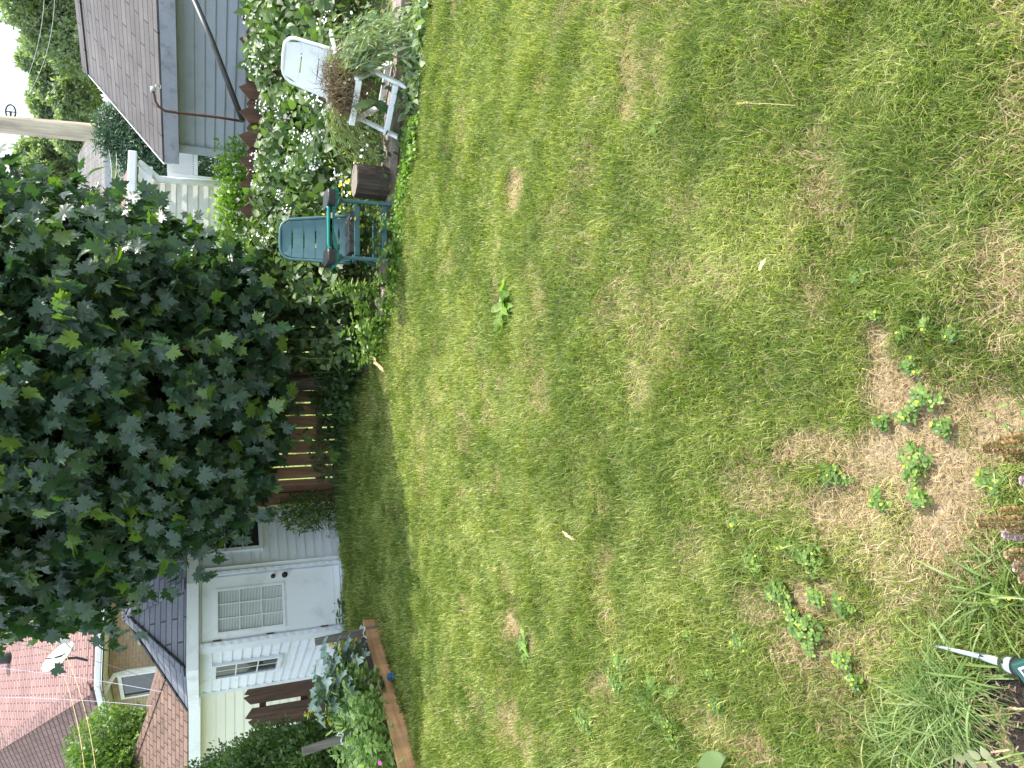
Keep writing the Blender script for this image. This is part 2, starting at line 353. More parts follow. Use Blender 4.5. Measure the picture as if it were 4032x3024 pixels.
# border lines measured from the picture: back edge of the lawn on the right, raised bed on the left, soil corner
edge = [G(*q) for q in [(1720, -500), (1685, 0), (1650, 250), (1640, 450), (1625, 620), (1585, 820), (1580, 1000), (1555, 1120), (1525, 1240), (1490, 1400), (1440, 1480), (1400, 1560)]]
EX = np.array([p.x for p in edge])[::-1]; EY = np.array([p.y for p in edge])[::-1]
def lawn_mask(X, Y):
    back = np.where(X > EX[0], np.interp(X, EX, EY), 9.15)
    k = Y < back+(vnoise(X, Y, 6, 4)-.5)*.25
    bx, by, sx, sy = BA.x, BA.y, BD.x, BD.y            # left of the raised-bed board
    side = (X-bx)*sy-(Y-by)*sx
    k &= ~((side > 0) & (Y < by-.05) & (X < BA.x+.0))
    xx, yy = px(X, Y, 0*X)
    k &= ~((xx/1.8228 > 2042+(1659-yy/1.8228)*.62-60+40*vnoise(X, Y, 12, 5)) & (yy/1.8228 > 1440) & (xx/1.8228+.6*(yy/1.8228-1500) > 2080))
    return k
BA = G(1480, 2440); BB = G(1655, 3024); BD = (BB-BA).normalized()
def gz(X, Y): return (vnoise(X, Y, 1.5, 6)-.5)*.035+(vnoise(X, Y, 5, 7)-.5)*.02
def sheet(name, x0, x1, y0, y1, nx, ny, z, mat, hz=None, kind='structure'):
    xs = np.linspace(x0, x1, nx); ys = np.linspace(y0, y1, ny); X, Y = np.meshgrid(xs, ys)
    Z = z+(hz(X, Y) if hz else 0*X); V = np.c_[X.ravel(), Y.ravel(), Z.ravel()]
    i = (np.arange(nx-1)[None]+np.arange(ny-1)[:, None]*nx).ravel()
    T = np.r_[np.c_[i, i+1, i+nx+1], np.c_[i, i+nx+1, i+nx]]
    o = mesh_np(name, V, T, mat, None, {'dry': dryness(X.ravel(), Y.ravel())} if 'lawn' in name else None, smooth=True)
    return tag(o, None, None, kind=kind)
sheet('ground', -400, 400, -60, 700, 24, 24, -.09, M['far_ground'])
sheet('lawn_soil', -7, 7, -1.5, 9.6, 260, 220, 0, M['thatch'], gz)
o = sheet('flower_bed_soil', -1.6, 0, .2, 1.6, 80, 80, 0.0, M['soil'], lambda X, Y: gz(X, Y)+.004+(vnoise(X, Y, 30, 8)-.5)*.02
          -.08*(lawn_mask(X, Y)) - .0*X)

def blades(name, label, cat, bands, mat):
    P = []; W = []; Hh = []
    for y0, y1, den, wd, ht in bands:
        hw = 1.0+.52*y1; n = int(den*(y1-y0)*2*hw)
        X = (rng.random(n)*2-1)*hw; Y = y0+rng.random(n)*(y1-y0); keep = np.abs(X) < .75+.55*Y
        X = X[keep]; Y = Y[keep]; k = lawn_mask(X, Y); X = X[k]; Y = Y[k]
        P.append(np.c_[X, Y]); W.append(np.full(len(X), wd)); Hh.append(np.full(len(X), ht))
    P = np.concatenate(P); W = np.concatenate(W); Hh = np.concatenate(Hh); X, Y = P.T; n = len(X)
    dry = dryness(X, Y)
    keep = rng.random(n) > np.clip((dry-.55)*.9, 0, .5); X, Y, W, Hh, dry = X[keep], Y[keep], W[keep], Hh[keep], dry[keep]; n = len(X)
    cl = vnoise(X, Y, 3.3, 10)*.55+vnoise(X, Y, 8, 11)*.45
    a = (vnoise(X, Y, 1.8, 12)*2.2+vnoise(X, Y, 5, 13)*1.3)*2*math.pi+rng.normal(0, 1.5, n)
    lean = np.clip(.52+.28*rng.normal(size=n)+.3*(vnoise(X, Y, 4, 14)-.5), .1, 1.25)
    isdry = (rng.random(n) < np.clip(.04+dry*1.05, 0, .96)).astype(float)
    h = Hh*(.55+1.0*cl)*(.7+.6*rng.random(n))*(1-.55*dry)
    h *= 1+.9*np.clip((Y-7.2)/1.6, 0, 1)*(X < .3)
    lean = np.where(isdry > 0, lean+.45, lean)
    L = np.c_[np.cos(a)*lean, np.sin(a)*lean]
    wa = a+math.pi/2+rng.normal(0, .7, n); Wd = np.c_[np.cos(wa), np.sin(wa)]*(W*(.7+.6*rng.random(n)))[:, None]/2
    z0 = gz(X, Y)-.004; zt = np.clip(.95-.55*lean, .12, 1)
    V = np.zeros((n, 5, 3)); B = np.c_[X, Y]
    V[:, 0, :2] = B-Wd; V[:, 1, :2] = B+Wd; V[:, :2, 2] = z0[:, None]
    mid = B+L*(h*.38)[:, None]; V[:, 2, :2] = mid-Wd*.85; V[:, 3, :2] = mid+Wd*.85; V[:, 2:4, 2] = (z0+h*np.minimum(.62, zt*.85))[:, None]
    V[:, 4, :2] = B+L*h[:, None]; V[:, 4, 2] = z0+h*zt
    T = np.array([(0, 1, 3), (0, 3, 2), (2, 3, 4)]); T = (T[None]+(np.arange(n)*5)[:, None, None]).reshape(-1, 3)
    r = np.clip(.22+.60*(vnoise(X, Y, 2.2, 15)*.5+vnoise(X, Y, 7, 16)*.5)+rng.normal(0, .24, n), 0, 1)
    o = mesh_np(name, V.reshape(-1, 3), T, mat, None, {'rnd': np.repeat(r, 5), 'dry': np.repeat(isdry, 5)})
    print('blades', n)
    return tag(o, label, cat, kind='stuff')
blades('grass', 'mown lawn grass with dry straw patches covering the yard', 'grass',
       [(.55, 1.5, 30000, .0023, .066), (1.5, 2.5, 24000, .0027, .066), (2.5, 4, 17000, .0033, .064), (4, 6, 12000, .0044, .060), (6, 9.3, 8500, .006, .058)], M['blade'])

# ------------------------------------------------------------ building helpers
Z = Vector((0, 0, 1))
def V3(p, z): return Vector((p[0], p[1], z))
def siding(mb, a, b, z0, z1, out, pitch=.12, dep=.014, mi=0):
    """clapboards as real lapped boards between ground points a, b"""
    z = z0; a = V3(a, 0); b = V3(b, 0); o = Vector((out[0], out[1], 0)).normalized()
    while z < z1-.01:
        zt = min(z+pitch, z1)
        mb.hexa([a+Z*z-o*.03, b+Z*z-o*.03, b+Z*z+o*dep, a+Z*z+o*dep, a+Z*zt-o*.03, b+Z*zt-o*.03, b+Z*zt+o*.001, a+Z*zt+o*.001], mi)
        z = zt
def slab(mb, pts, th, mi=0):     # a roof plane with thickness (downwards)
    n = (Vector(pts[1])-Vector(pts[0])).cross(Vector(pts[2])-Vector(pts[0])).normalized()
    if n.z < 0: n = -n; pts = pts[::-1]
    k = len(pts); T = [Vector(p) for p in pts]; B = [p-n*th for p in T]
    mb.add(T+B, [tuple(range(k)), tuple(range(k, 2*k))[::-1]]+[(i, i+k, (i+1) % k+k, (i+1) % k) for i in range(k)], mi)
def wall(mb, a, b, z0, z1, out, th=.15, mi=0):
    a = V3(a, 0); b = V3(b, 0); o = Vector((out[0], out[1], 0)).normalized()*th
    mb.hexa([a+Z*z0-o, b+Z*z0-o, b+Z*z0, a+Z*z0, a+Z*z1-o, b+Z*z1-o, b+Z*z1, a+Z*z1], mi)
def outn(a, b):     # outward normal of a wall seen from the camera side
    d = Vector((b[0]-a[0], b[1]-a[1], 0)).normalized(); n = Vector((d.y, -d.x, 0)); mid = (Vector(a)+Vector(b))/2
    return n if n.dot(Vector((mid.x, mid.y, 0))) < 0 else -n
def onwall(a, b, t, z, o, d=0): return V3(Vector(a).lerp(Vector(b), t), z)+o*d
def window(parent, name, a, b, t0, t1, z0, z1, o, fr=.06, bars=(1, 3), mat='white_vinyl', dep=.05, paneidx='glass'):
    """a window whose frame stands proud of the wall; pane is a sub-part"""
    P = lambda t, z, d: onwall(a, b, t, z, o, d)
    wd = (P(t1, 0, 0)-P(t0, 0, 0)).length; ax = ((P(t1, 0, 0)-P(t0, 0, 0)).normalized(), o, Z)
    f = MB(); tm = (t0+t1)/2; zm = (z0+z1)/2
    f.box(P(tm, z1, dep/2), (wd+fr*2, dep, fr), ax); f.box(P(tm, z0, dep/2+.008), (wd+fr*2+.02, dep+.016, fr), ax)
    for t in (t0, t1): f.box(P(t, zm, dep/2)+ax[0]*(fr/2 if t == t1 else -fr/2), (fr, dep-.004, z1-z0-fr), ax)
    nb, mbars = bars
    for i in range(1, nb): f.box(P(t0+(t1-t0)*i/nb, zm, dep*.5), (.016, .012, z1-z0-fr), ax)
    for i in range(1, mbars): f.box(P(tm, z0+(z1-z0)*i/mbars, dep*.5), (wd, .014, .016), ax)
    fo = f.build(name, M[mat], parent, bevel=.003)
    g = MB(); g.box(P(tm, zm, .022), (wd, .01, z1-z0-fr*.5), ax); g.build('pane', M[paneidx], fo)
    return fo

# ------------------------------------------------------------ white six-sided garden shed
A = G(1326, 1988); B = G(1353, 2198); Cc = G(1372, 2478); Dd = G(1299, 2648)
shed = thing('garden_shed', 'small white many-sided garden shed with a half-glazed door and grey shingled roof', 'shed', (Vector(B)+Vector(Cc))/2)
cen = (Vector(B)+Vector(Cc))/2+Vector((0.15, 1.25, 0))
E2 = 2*cen-Vector(A)+Vector((-.3, .2, 0)); Aback = Vector(A)+Vector((-.25, .9, 0)); F1 = cen+Vector((.5, 1.4, 0)); F2 = cen+Vector((-.7, 1.4, 0)); Db = Vector(Dd)+Vector((.15, .9, 0))
ring = [Vector(A), Vector(B), Vector(Cc), Vector(Dd), Db, F2, F1, Aback]
ZW = D(760, 2450, Cc.y).z-.02
mb = MB()
for i in range(8):
    a, b = ring[i], ring[(i+1) % 8]; dd = (b-a).normalized(); o = Vector((-dd.y, dd.x, 0)); o = o if o.dot((a+b)/2-cen) > 0 else -o
    if i == 1: wall(mb, a, b, 0, ZW, o, .1)
    else: siding(mb, a, b, .03, ZW+.05, o, .112, .020)
mb.build('wall', M['white_vinyl'], shed)
for i, pt in enumerate(ring[:5]):       # corner boards
    dirs = (pt-cen); dirs.z = 0; dirs.normalize()
    c_ = MB(); c_.box(pt+Z*(ZW/2)+dirs*.006, (.09, .05, ZW+.04), (Z.cross(dirs), dirs, Z)); c_.build('corner_board', M['white_paint'], shed, bevel=.004)
# door
o = outn(B, Cc); P = lambda t, z, d=0: onwall(B, Cc, t, z, o, d); ax = ((Cc-B).normalized(), o, Z); WL = (Cc-B).length
dj = MB()
for t in (.045, .955):
    dj.box(P(t, ZW/2, .03), (.05, .06, ZW), ax)
    for k in range(17): dj.box(P(t, .1+k*ZW/17.6, .066), (.036, .012, .05), ax)      # dentil-like notched trim
dj.box(P(.5, ZW-.03, .026), (WL*.86, .05, .07), ax); dj.box(P(.5, .03, .05), (WL*.96, .12, .06), ax)
dj.build('door_frame', M['white_vinyl'], shed, bevel=.003)
dt0, dt1 = .095, .905; ds = MB(); dz0, dz1 = .075, ZW-.075; wz0, wz1 = dz0+(dz1-dz0)*.43, dz0+(dz1-dz0)*.9; wt0, wt1 = .27, .83
def dpan(t0, t1, z0, z1, d0, d1): ds.box(P((t0+t1)/2, (z0+z1)/2, (d0+d1)/2), ((t1-t0)*WL, d1-d0, z1-z0), ax)
dpan(dt0, wt0, dz0, dz1, .0, .03); dpan(wt1, dt1, dz0, dz1, .0, .03); dpan(wt0, wt1, dz0, wz0, .0, .03); dpan(wt0, wt1, wz1, dz1, .0, .03)
door = ds.build('door', M['white_paint'], shed, bevel=.002)
kp = MB(); dz = .165; kp.box(P(.5, dz+.0, .032), ((dt1-dt0)*WL*.98, .006, .012), ax); kp.build('kick_plate', M['white_vinyl'], door)
f = MB()
for t in (wt0, wt1): f.box(P(t, (wz0+wz1)/2, .036), (.03, .018, wz1-wz0+.03), ax)
for z in (wz0, wz1): f.box(P((wt0+wt1)/2, z, .0365), ((wt1-wt0)*WL+.03, .02, .03), ax)
for i in (1, 2): f.box(P(wt0+(wt1-wt0)*i/3, (wz0+wz1)/2, .026), (.012, .008, wz1-wz0), ax); f.box(P((wt0+wt1)/2, wz0+(wz1-wz0)*i/3, .0262), ((wt1-wt0)*WL, .008, .012), ax)
f.build('window_frame', M['white_paint'], door)
f = MB(); n = 44
for i in range(n): f.box(P((wt0+wt1)/2, wz0+.01+(wz1-wz0-.02)*i/(n-1), .012), ((wt1-wt0)*WL-.03, .003, (wz1-wz0)/n*.78), (ax[0], (ax[1]+Z*.5).normalized(), (Z-ax[1]*.5).normalized()))
f.build('blind', plain('blind_slats', (.62, .66, .62), .5, var=.05), door)
f = MB(); f.box(P((wt0+wt1)/2, (wz0+wz1)/2, .004), ((wt1-wt0)*WL, .006, wz1-wz0), ax); f.build('pane', M['glass'], door)
for nm, z, r in (('deadbolt', dz0+(dz1-dz0)*.50, .028), ('door_knob', dz0+(dz1-dz0)*.415, .034)):
    k = MB(); c0 = P(.155, z, .03); k.tube([c0, c0+o*.012, c0+o*.014, c0+o*.04, c0+o*.062, c0+o*.07], [r, r, r*.5, r*.45, r*.9, r*.6] if nm == 'door_knob' else [r, r, r*.8, r*.8, r*.7, r*.5], 16); k.build(nm, M['bronze'], door, smooth=True)
for z in (.3, .95, 1.55):
    k = MB(); k.box(P(dt1+.006, z, .036), (.016, .012, .09), ax); k.build('hinge', M['rust'], door)
# side windows
window(shed, 'window', A, B, .18, .66, ZW*.57, ZW*.93, outn(A, B), .05, (1, 3))
window(shed, 'window', Cc, Dd, .33, .60, ZW*.44, ZW*.88, outn(Cc, Dd), .05, (2, 3))
# roof
cA = cen+Vector((0, 0, 0)); eav = []
for pt in ring:
    d = (pt-cen); d.z = 0; eav.append(pt+d.normalized()*.17)
eav[1] = D(737, 2344-45, B.y-.16).copy(); eav[2] = D(752, 2640, Cc.y-.16).copy(); eav[3] = D(765, 2792, Dd.y-.10).copy()
ez = ZW+.10
eav = [V3(p, ez+(.0)) for p in eav]
apex = D(488, 2424, cen.y); 
rf = MB()
for i in range(8): slab(rf, [eav[i], eav[(i+1) % 8], apex], .03)
rf.build('roof', M['shingle_grey'], shed)
rf = MB()
for i in range(8):
    rf.bar(eav[i]+Z*.012, apex+Z*.012, .13, .018, (eav[(i+1) % 8]-eav[i-1]))
rf.build('hip_cap', M['shingle_grey'], shed)
fs = MB()
for i in range(8):
    a, b = eav[i], eav[(i+1) % 8]; fs.bar(V3(a, ez-.075), V3(b, ez-.075), .02, .13, (b-a).cross(Z))
fs.build('fascia', M['white_paint'], shed)
sf = MB(); sf.add([V3(p, ez-.145) for p in eav]+[V3(p, ez-.13) for p in eav], [tuple(range(8))[::-1], tuple(range(8, 16))]); sf.build('soffit', M['white_paint'], shed)

# ------------------------------------------------------------ grey-sided garage on the right, beyond the fence
g0 = D(640, 624, 12.0); g1 = D(620, -60, 10.25); g1.z = g0.z; e = (g1-g0).normalized(); bk = Vector((-e.y, e.x, 0)); bk = bk if bk.y > 0 else -bk
g1 = g0+e*5.0
gar = thing('garage', 'grey horizontal-sided garage with taupe shingled roof behind the brown fence', 'garage', (g0.x, g0.y, 0))
rz = g0+bk*2.9; rz.z = g0.z+1.33
w0 = g0+bk*.22+e*.0; w1 = g1+bk*.22
mb = MB(); siding(mb, w0+e*.12, w1, 0, g0.z-.1, -bk, .14, .022); siding(mb, w0+e*.12+bk*5, w0+e*.12, 0, g0.z-.1, -e, .14, .022)
mb.add([w0+e*.1-Z*.1, w0+e*.1+bk*5.2-Z*.1, rz+e*.1-Z*.06, w0+e*.13-Z*.1, w0+e*.13+bk*5.2-Z*.1, rz+e*.13-Z*.06], [(0, 1, 2), (3, 5, 4), (0, 2, 5, 3), (1, 4, 5, 2)])
mb.build('wall', M['grey_siding'], gar)
mb = MB(); mb.box(V3(w0+e*.10, (g0.z-.1)/2), (.13, .09, g0.z-.1), (e, -bk, Z)); mb.build('corner_board', M['grey_siding'], gar)
mb = MB(); r1 = rz+e*5; slab(mb, [g0-e*.06, g1, r1, rz-e*.06], .05); b0 = g0+bk*5.8; b1 = g1+bk*5.8; slab(mb, [rz-e*.06, r1, b1, b0-e*.06], .05)
mb.build('roof', M['shingle_taupe'], gar)
mb = MB(); mb.bar(rz-bk*.12+Z*-.035-e*.06, r1-bk*.12-Z*.035, .24, .012, bk+Z*.46); mb.bar(rz+bk*.12+Z*-.035-e*.06, r1+bk*.12-Z*.035, .24, .012, bk-Z*.46); mb.build('ridge_cap', M['shingle_taupe'], gar)
mb = MB(); mb.bar(V3(g0, g0.z-.13)-bk*.012-e*.05, V3(g1, g0.z-.13)-bk*.012, .03, .2, bk); mb.bar(V3(g0, g0.z-.22)+bk*.1, V3(g1, g0.z-.22)+bk*.1, .2, .02, bk)
mb.build('fascia', M['worn_fascia'], gar)
mb = MB(); mb.bar(g0-e*.075-Z*.07, rz-e*.075-Z*.07, .02, .12, e); mb.bar(b0-e*.075-Z*.07, rz-e*.075-Z*.07, .02, .12, e); mb.build('rake_trim', M['white_paint'], gar)
# leaning dark pipe and hooked rusty rod between fence and garage
q = MB(); q.tube([D(740, -60, 9.75), D(830, 150, 9.7), D(955, 475, 9.6)], .036, 10)
o_ = q.build('pipe', M['dark_metal'], None, smooth=True); tag(o_, 'thick dark metal pipe slanting in front of the grey garage siding', 'pipe')
q = MB(); yy = 9.75; q.tube([D(958, 478, yy), D(860, 462, yy), D(700, 444, yy), D(650, 437, yy), D(625, 420, yy), D(612, 400, yy), D(606, 370, yy), D(600, 352, yy)], .016, 10)
ro = q.build('rod', M['rust'], None, smooth=True); tag(ro, 'thin rusty upright rod with a hooked top in front of the grey garage roof', 'rod')
q = MB(); c0 = D(602, 352, yy); q.tube([c0+Vector((-.03, 0, 0)), c0+Vector((.03, 0, 0))], .03, 10); q.tube([c0+Vector((.045+.03*math.cos(a), 0, -.06+.03*math.sin(a))) for a in np.linspace(0, 5.4, 12)], .006, 6); q.build('insulator', M['dish'], ro, smooth=True)

# ------------------------------------------------------------ brown plank fence
FY = 9.3
fen = thing('plank_fence', 'long brown wooden plank fence with pointed boards across the back of the yard', 'fence', (1.5, FY, 0))
ztop = D(938, 300, FY).z
def plank(mb, x, y, wd, z0, z1, pt=.05, th=.018, mi=0, skew=0, lean=0):
    l = lean; a, b = x-wd/2, x+wd/2
    for yy, in ((y,),):
        mb.add([(a, yy, z0), (b, yy, z0), (b+l, yy, z1), (x+skew+l, yy, z1+pt), (a+l, yy, z1), (a, yy+th, z0), (b, yy+th, z0), (b+l, yy+th, z1), (x+skew+l, yy+th, z1+pt), (a+l, yy+th, z1)],
               [(0, 1, 2, 3, 4), (9, 8, 7, 6, 5), (1, 6, 7, 2), (2, 7, 8, 3), (3, 8, 9, 4), (4, 9, 5, 0), (0, 5, 6, 1)], mi)
mb = MB(); x = .95
while x < 6.2: plank(mb, x, FY-.03, .19, .04, ztop-.11+random.uniform(-.012, .008), .11, skew=.03); x += .30
x = 1.10
while x < 6.2: plank(mb, x, FY+.03, .19, .04, ztop-.15+random.uniform(-.008, .008), .06); x += .30
mb.build('overlapping_boards', M['fence_wood'], fen)
mb = MB(); x = .82
while x > -1.5:
    plank(mb, x, FY+.01, .145, .05, ztop-.09+random.uniform(-.02, .02), .05, lean=random.uniform(-.006, .006)); x -= .163
mb.build('spaced_boards', M['fence_red'], fen)
mb = MB()
for z in (.32, 1.02): mb.box((2.35, FY+.068, z), (7.8, .035, .085))
mb.build('rail', M['fence_red'], fen)
for x in (-1.4, .25, 2.5, 4.75):
    mb = MB(); mb.box((x, FY+.13, .6), (.09, .09, 1.2)); mb.build('post', M['fence_wood'], fen)
# short weathered piece left of the shed
fl = thing('old_fence_panel', 'short weathered brown fence panel with notched tops left of the white shed', 'fence', D(1150, 2770, 10.6)*1)
fy = 10.55; x0 = D(1100, 2655, fy).x; mb = MB(); zt = D(965, 2700, fy).z
for i, (dx, dz, wd) in enumerate([(0, -.03, .15), (-.16, -.01, .15), (-.31, .0, .13), (-.50, -.02, .15), (-.66, -.06, .15), (-.84, -.01, .16), (-1.02, -.05, .15), (-1.2, -.03, .15), (-1.38, -.05, .15), (-1.56, -.02, .15), (-1.74, 0, .15)]):
    plank(mb, x0+dx, fy-(.03 if i % 2 else 0), wd, .05, zt+dz-.07, .09, .02, skew=-.05 if i % 2 else .04, lean=.01)
mb.build('boards', M['old_brown'], fl)
mb = MB(); 
for z in (.35, .92): mb.box((x0-.85, fy+.05, z), (1.9, .04, .09))
mb.build('rail', M['old_brown'], fl)

# ------------------------------------------------------------ cream garage with brown roof (left)
cy = 13.0; c0 = D(742, 2700, cy); c1 = D(742, 3160, cy); cl = thing('cream_garage', 'cream-sided garage with brown shingled roof behind the old fence panel', 'garage', (c0.x, cy, 0))
ze = D(738, 2800, cy).z; xr = D(742, 2450, cy).x; xl = D(742, 3900, cy).x
mb = MB(); siding(mb, (xr, cy+.2, 0), (xl, cy+.2, 0), 0, ze-.12, (0, -1, 0), .15, .018); siding(mb, (xr, cy+5, 0), (xr, cy+.2, 0), 0, ze-.12, (1, 0, 0), .15, .018); mb.build('wall', M['cream_siding'], cl)
mb = MB(); zr = ze+1.35; a_ = Vector((xr+.2, cy, ze)); b_ = Vector((xl-.2, cy, ze)); ra = D(655, 2655, 14.2); 
ra = D(440, 3240, cy+3.2); rb = ra+Vector((-2.5, 0, 0)); slab(mb, [b_, a_, ra, rb], .05); slab(mb, [a_, Vector((xr+.2, cy+5.2, ze)), ra], .05); slab(mb, [Vector((xr+.2, cy+5.2, ze)), Vector((xl-.2, cy+5.2, ze)), rb, ra], .05)
mb.build('roof', M['shingle_brown'], cl)
mb = MB(); mb.bar(Vector((xr+.2, cy-.01, ze-.11)), Vector((xl-.2, cy-.01, ze-.11)), .03, .18, (0, 1, 0)); mb.bar(Vector((xr+.21, cy, ze-.11)), Vector((xr+.21, cy+5.2, ze-.11)), .03, .18, (1, 0, 0)); mb.build('fascia', M['white_paint'], cl)
mb = MB(); mb.bar(a_+Z*.01, ra+Z*.01, .16, .02, (1, 0, 0)); mb.build('hip_cap', M['shingle_brown'], cl)

# ------------------------------------------------------------ big brick house (left, far)
hy = 19.0
K = D(360, 2706, hy)                      # front eave corner
dirA = (D(366, 2440, hy+.3)-K); dirA.z = 0; dirA.normalize(); dirA = Vector((.95, .31, 0)).normalized()
dirB = Vector((-.60, .80, 0)).normalized()
dirB = Vector((-dirA.y, dirA.x, 0))
dirB = Vector((-.71, .70, 0)).normalized()
zE = K.z; zW = zE-.25
hs = thing('brick_house', 'large tan brick house with a faded red hipped roof behind the sheds', 'house', (K.x, K.y, 0))
k0 = V3(D(500, 2640, 20.0), 0); kA = k0+dirA*11.3; kB = k0+dirB*15
oA = Vector((dirA.y, -dirA.x, 0)); oB = Vector((-dirB.y, dirB.x, 0)); oB = oB if oB.x < 0 else -oB
mb = MB(); wall(mb, k0, kA, 0, zW, oA, .2); wall(mb, k0, kB, 0, zW, oB, .2); wall(mb, kA, kA+dirB*11, 0, zW, dirA, .2); mb.build('wall', M['brick_tan'], hs)
eK = V3(K, zE); eA = eK+dirA*12.5; eB = eK+dirB*16.2; eC = eA+dirB*16.2
def HP():
    return D(-100, 2995, 25.5)
hp = HP(); hp2 = hp+dirB*4.0
mb = MB(); slab(mb, [eA, eK, hp, hp+dirA*9], .08); slab(mb, [eK, eB, hp2, hp], .08); slab(mb, [eA, eA+dirB*16, hp+dirA*9], .08)
mb.build('roof', M['shingle_red'], hs)
mb = MB(); mb.bar(eK+Z*.03, hp+Z*.03, .3, .03, dirA-dirB); mb.build('hip_cap', M['shingle_red'], hs)
mb = MB()
for a, b in ((eK, eA), (eK, eB), (eA, eC)): mb.bar(a-Z*.12, b-Z*.12, .12, .13, (b-a).cross(Z))
mb.build('gutter', M['white_paint'], hs, bevel=.02)
mb = MB(); mb.add([V3(p, zW+.02) for p in (eK, eA, eC, eB)]+[V3(p, zW+.05) for p in (eK, eA, eC, eB)], [(0, 1, 2, 3), (7, 6, 5, 4)]); mb.build('soffit', M['beige_siding'], hs)
mb = MB(); dsx = k0+dirA*.05+(oA+oB)*.08; mb.tube([D(390, 2748, 19.55), D(402, 2740, 19.55), D(430, 2690, 19.6), D(450, 2660, 19.7), D(500, 2645, 19.85), D(680, 2622, 19.85), V3(D(680, 2622, 19.85), 0)], .055, 8); mb.build('downspout', M['white_paint'], hs, smooth=True)
LB = 11
window(hs, 'window', k0, kB, .012, .092, zW-1.38, zW-.22, oB, .09, (1, 1), 'white_paint', .08)
window(hs, 'window', k0, kB, .155, .26, zW-1.38, zW-.2, oB, .09, (1, 1), 'white_paint', .08)
# window awning
aw = MB(); q0 = onwall(k0, kA, .05, zW-.75, oA, .02); q1 = onwall(k0, kA, .25, zW-.55, oA, .02)
aw.hexa([q0-Z*.25+oA*.5, q1-Z*.25+oA*.5, q1-Z*.25, q0-Z*.25, q0+oA*.45-Z*.13, q1+oA*.45-Z*.13, q1+Z*.12, q0+Z*.12]); aw.build('awning', M['white_paint'], hs)
pn = dirA.cross(hp-eK); r_ = D(38, 2590, 20)-Vector((0, 0, H)); vp = Vector((0, 0, H))+r_*((eK-Vector((0, 0, H))).dot(pn)/r_.dot(pn)); vt = MB(); vt.tube([vp-Z*.25, vp+Z*.1, vp+Z*.45], [.17, .15, .15], 16); vt.build('roof_vent', M['black'], hs, smooth=True)
# satellite dish at the eave
dp = D(345, 2600, K.y-.1)
dsh = thing('satellite_dish', 'pale satellite dish on an arm at the eave of the brick house', 'dish', dp)
c_ = D(235, 2590, K.y-.25); n_ = Vector((.75, -.25, .62)).normalized(); a_ = n_.orthogonal().normalized(); b_ = n_.cross(a_)
mb = MB(); R_ = .42; N_ = 24; vs = []; fsx = []
for side in (0, 1):
    for j in range(5):
        r = R_*j/4
        for i in range(N_): an = 2*math.pi*i/N_; vs.append(c_+a_*math.cos(an)*r+b_*math.sin(an)*r*.9+n_*(r*r*.35-side*.02))
for side in (0, 1):
    for j in range(4):
        for i in range(N_):
            b0_ = side*5*N_; q = (b0_+j*N_+i, b0_+j*N_+(i+1) % N_, b0_+(j+1)*N_+(i+1) % N_, b0_+(j+1)*N_+i); fsx.append(q if not side else q[::-1])
fsx += [(4*N_+i, 4*N_+(i+1) % N_, 9*N_+(i+1) % N_, 9*N_+i) for i in range(N_)]
mb.add(vs, fsx); mb.build('reflector', M['dish'], dsh, smooth=True)
mb = MB(); mb.tube([dp, D(300, 2590, K.y-.2), c_-n_*.05], .03, 8); mb.build('mast', M['dark_metal'], dsh)
mb = MB(); hd = c_+n_*.55-b_*.0+Z*.0; hd = D(250, 2522, K.y-.4); mb.tube([c_-b_*.3, D(290, 2565, K.y-.3), hd], .018, 6); mb.build('arm', M['dish'], dsh)
mb = MB(); mb.box(hd, (.12, .1, .26)); mb.build('receiver', M['dish'], dsh, bevel=.01)

# ------------------------------------------------------------ beige house with downspout (behind the maple, right)
by = 15.5; b0 = D(520, 690, by); bb = D(520, 1150, by+.0)
bh = thing('beige_house', 'small beige-sided outbuilding with white gutter and downspout beside the maple', 'house', (b0.x, by, 0))
xr = D(540, 672, by).x; xl = D(540, 1350, by).x; zt = D(505, 800, by).z; zw = D(540, 800, by).z
mb = MB(); siding(mb, (xr, by+.25, 0), (xl, by-1.0, 0), 0, zw, (-.24, -.97, 0), .2, .025); siding(mb, (xr+.9, by+4, 0), (xr, by+.25, 0), 0, zw, (1, -.2, 0), .2, .025); mb.build('wall', M['beige_siding'], bh)
mb = MB(); mb.bar((xr+.35, by+.0, zt-.08), (xl, by-1.25, zt-.08), .14, .15, (0, 1, 0)); mb.build('gutter', M['white_paint'], bh, bevel=.02)
mb = MB(); mb.bar((xr+.12, by+.07, zt-.3), (xl, by-1.18, zt-.3), .03, .24, (0, 1, 0)); mb.build('fascia', M['white_paint'], bh)
mb = MB(); mb.tube([D(545, 640, by), D(560, 650, by), D(605, 690, by+.1), D(625, 705, by+.1), D(700, 712, by+.1), D(870, 725, by+.1)], .07, 8); mb.build('downspout', M['white_paint'], bh, smooth=True)
mb = MB(); slab(mb, [Vector((xr+.1, by+.05, zt)), Vector((xl, by-1.2, zt)), Vector((xl+1.2, by+4.0, zt+.9)), Vector((xr-.9, by+2.6, zt+.75))], .06); mb.build('roof', M['shingle_red'], bh)

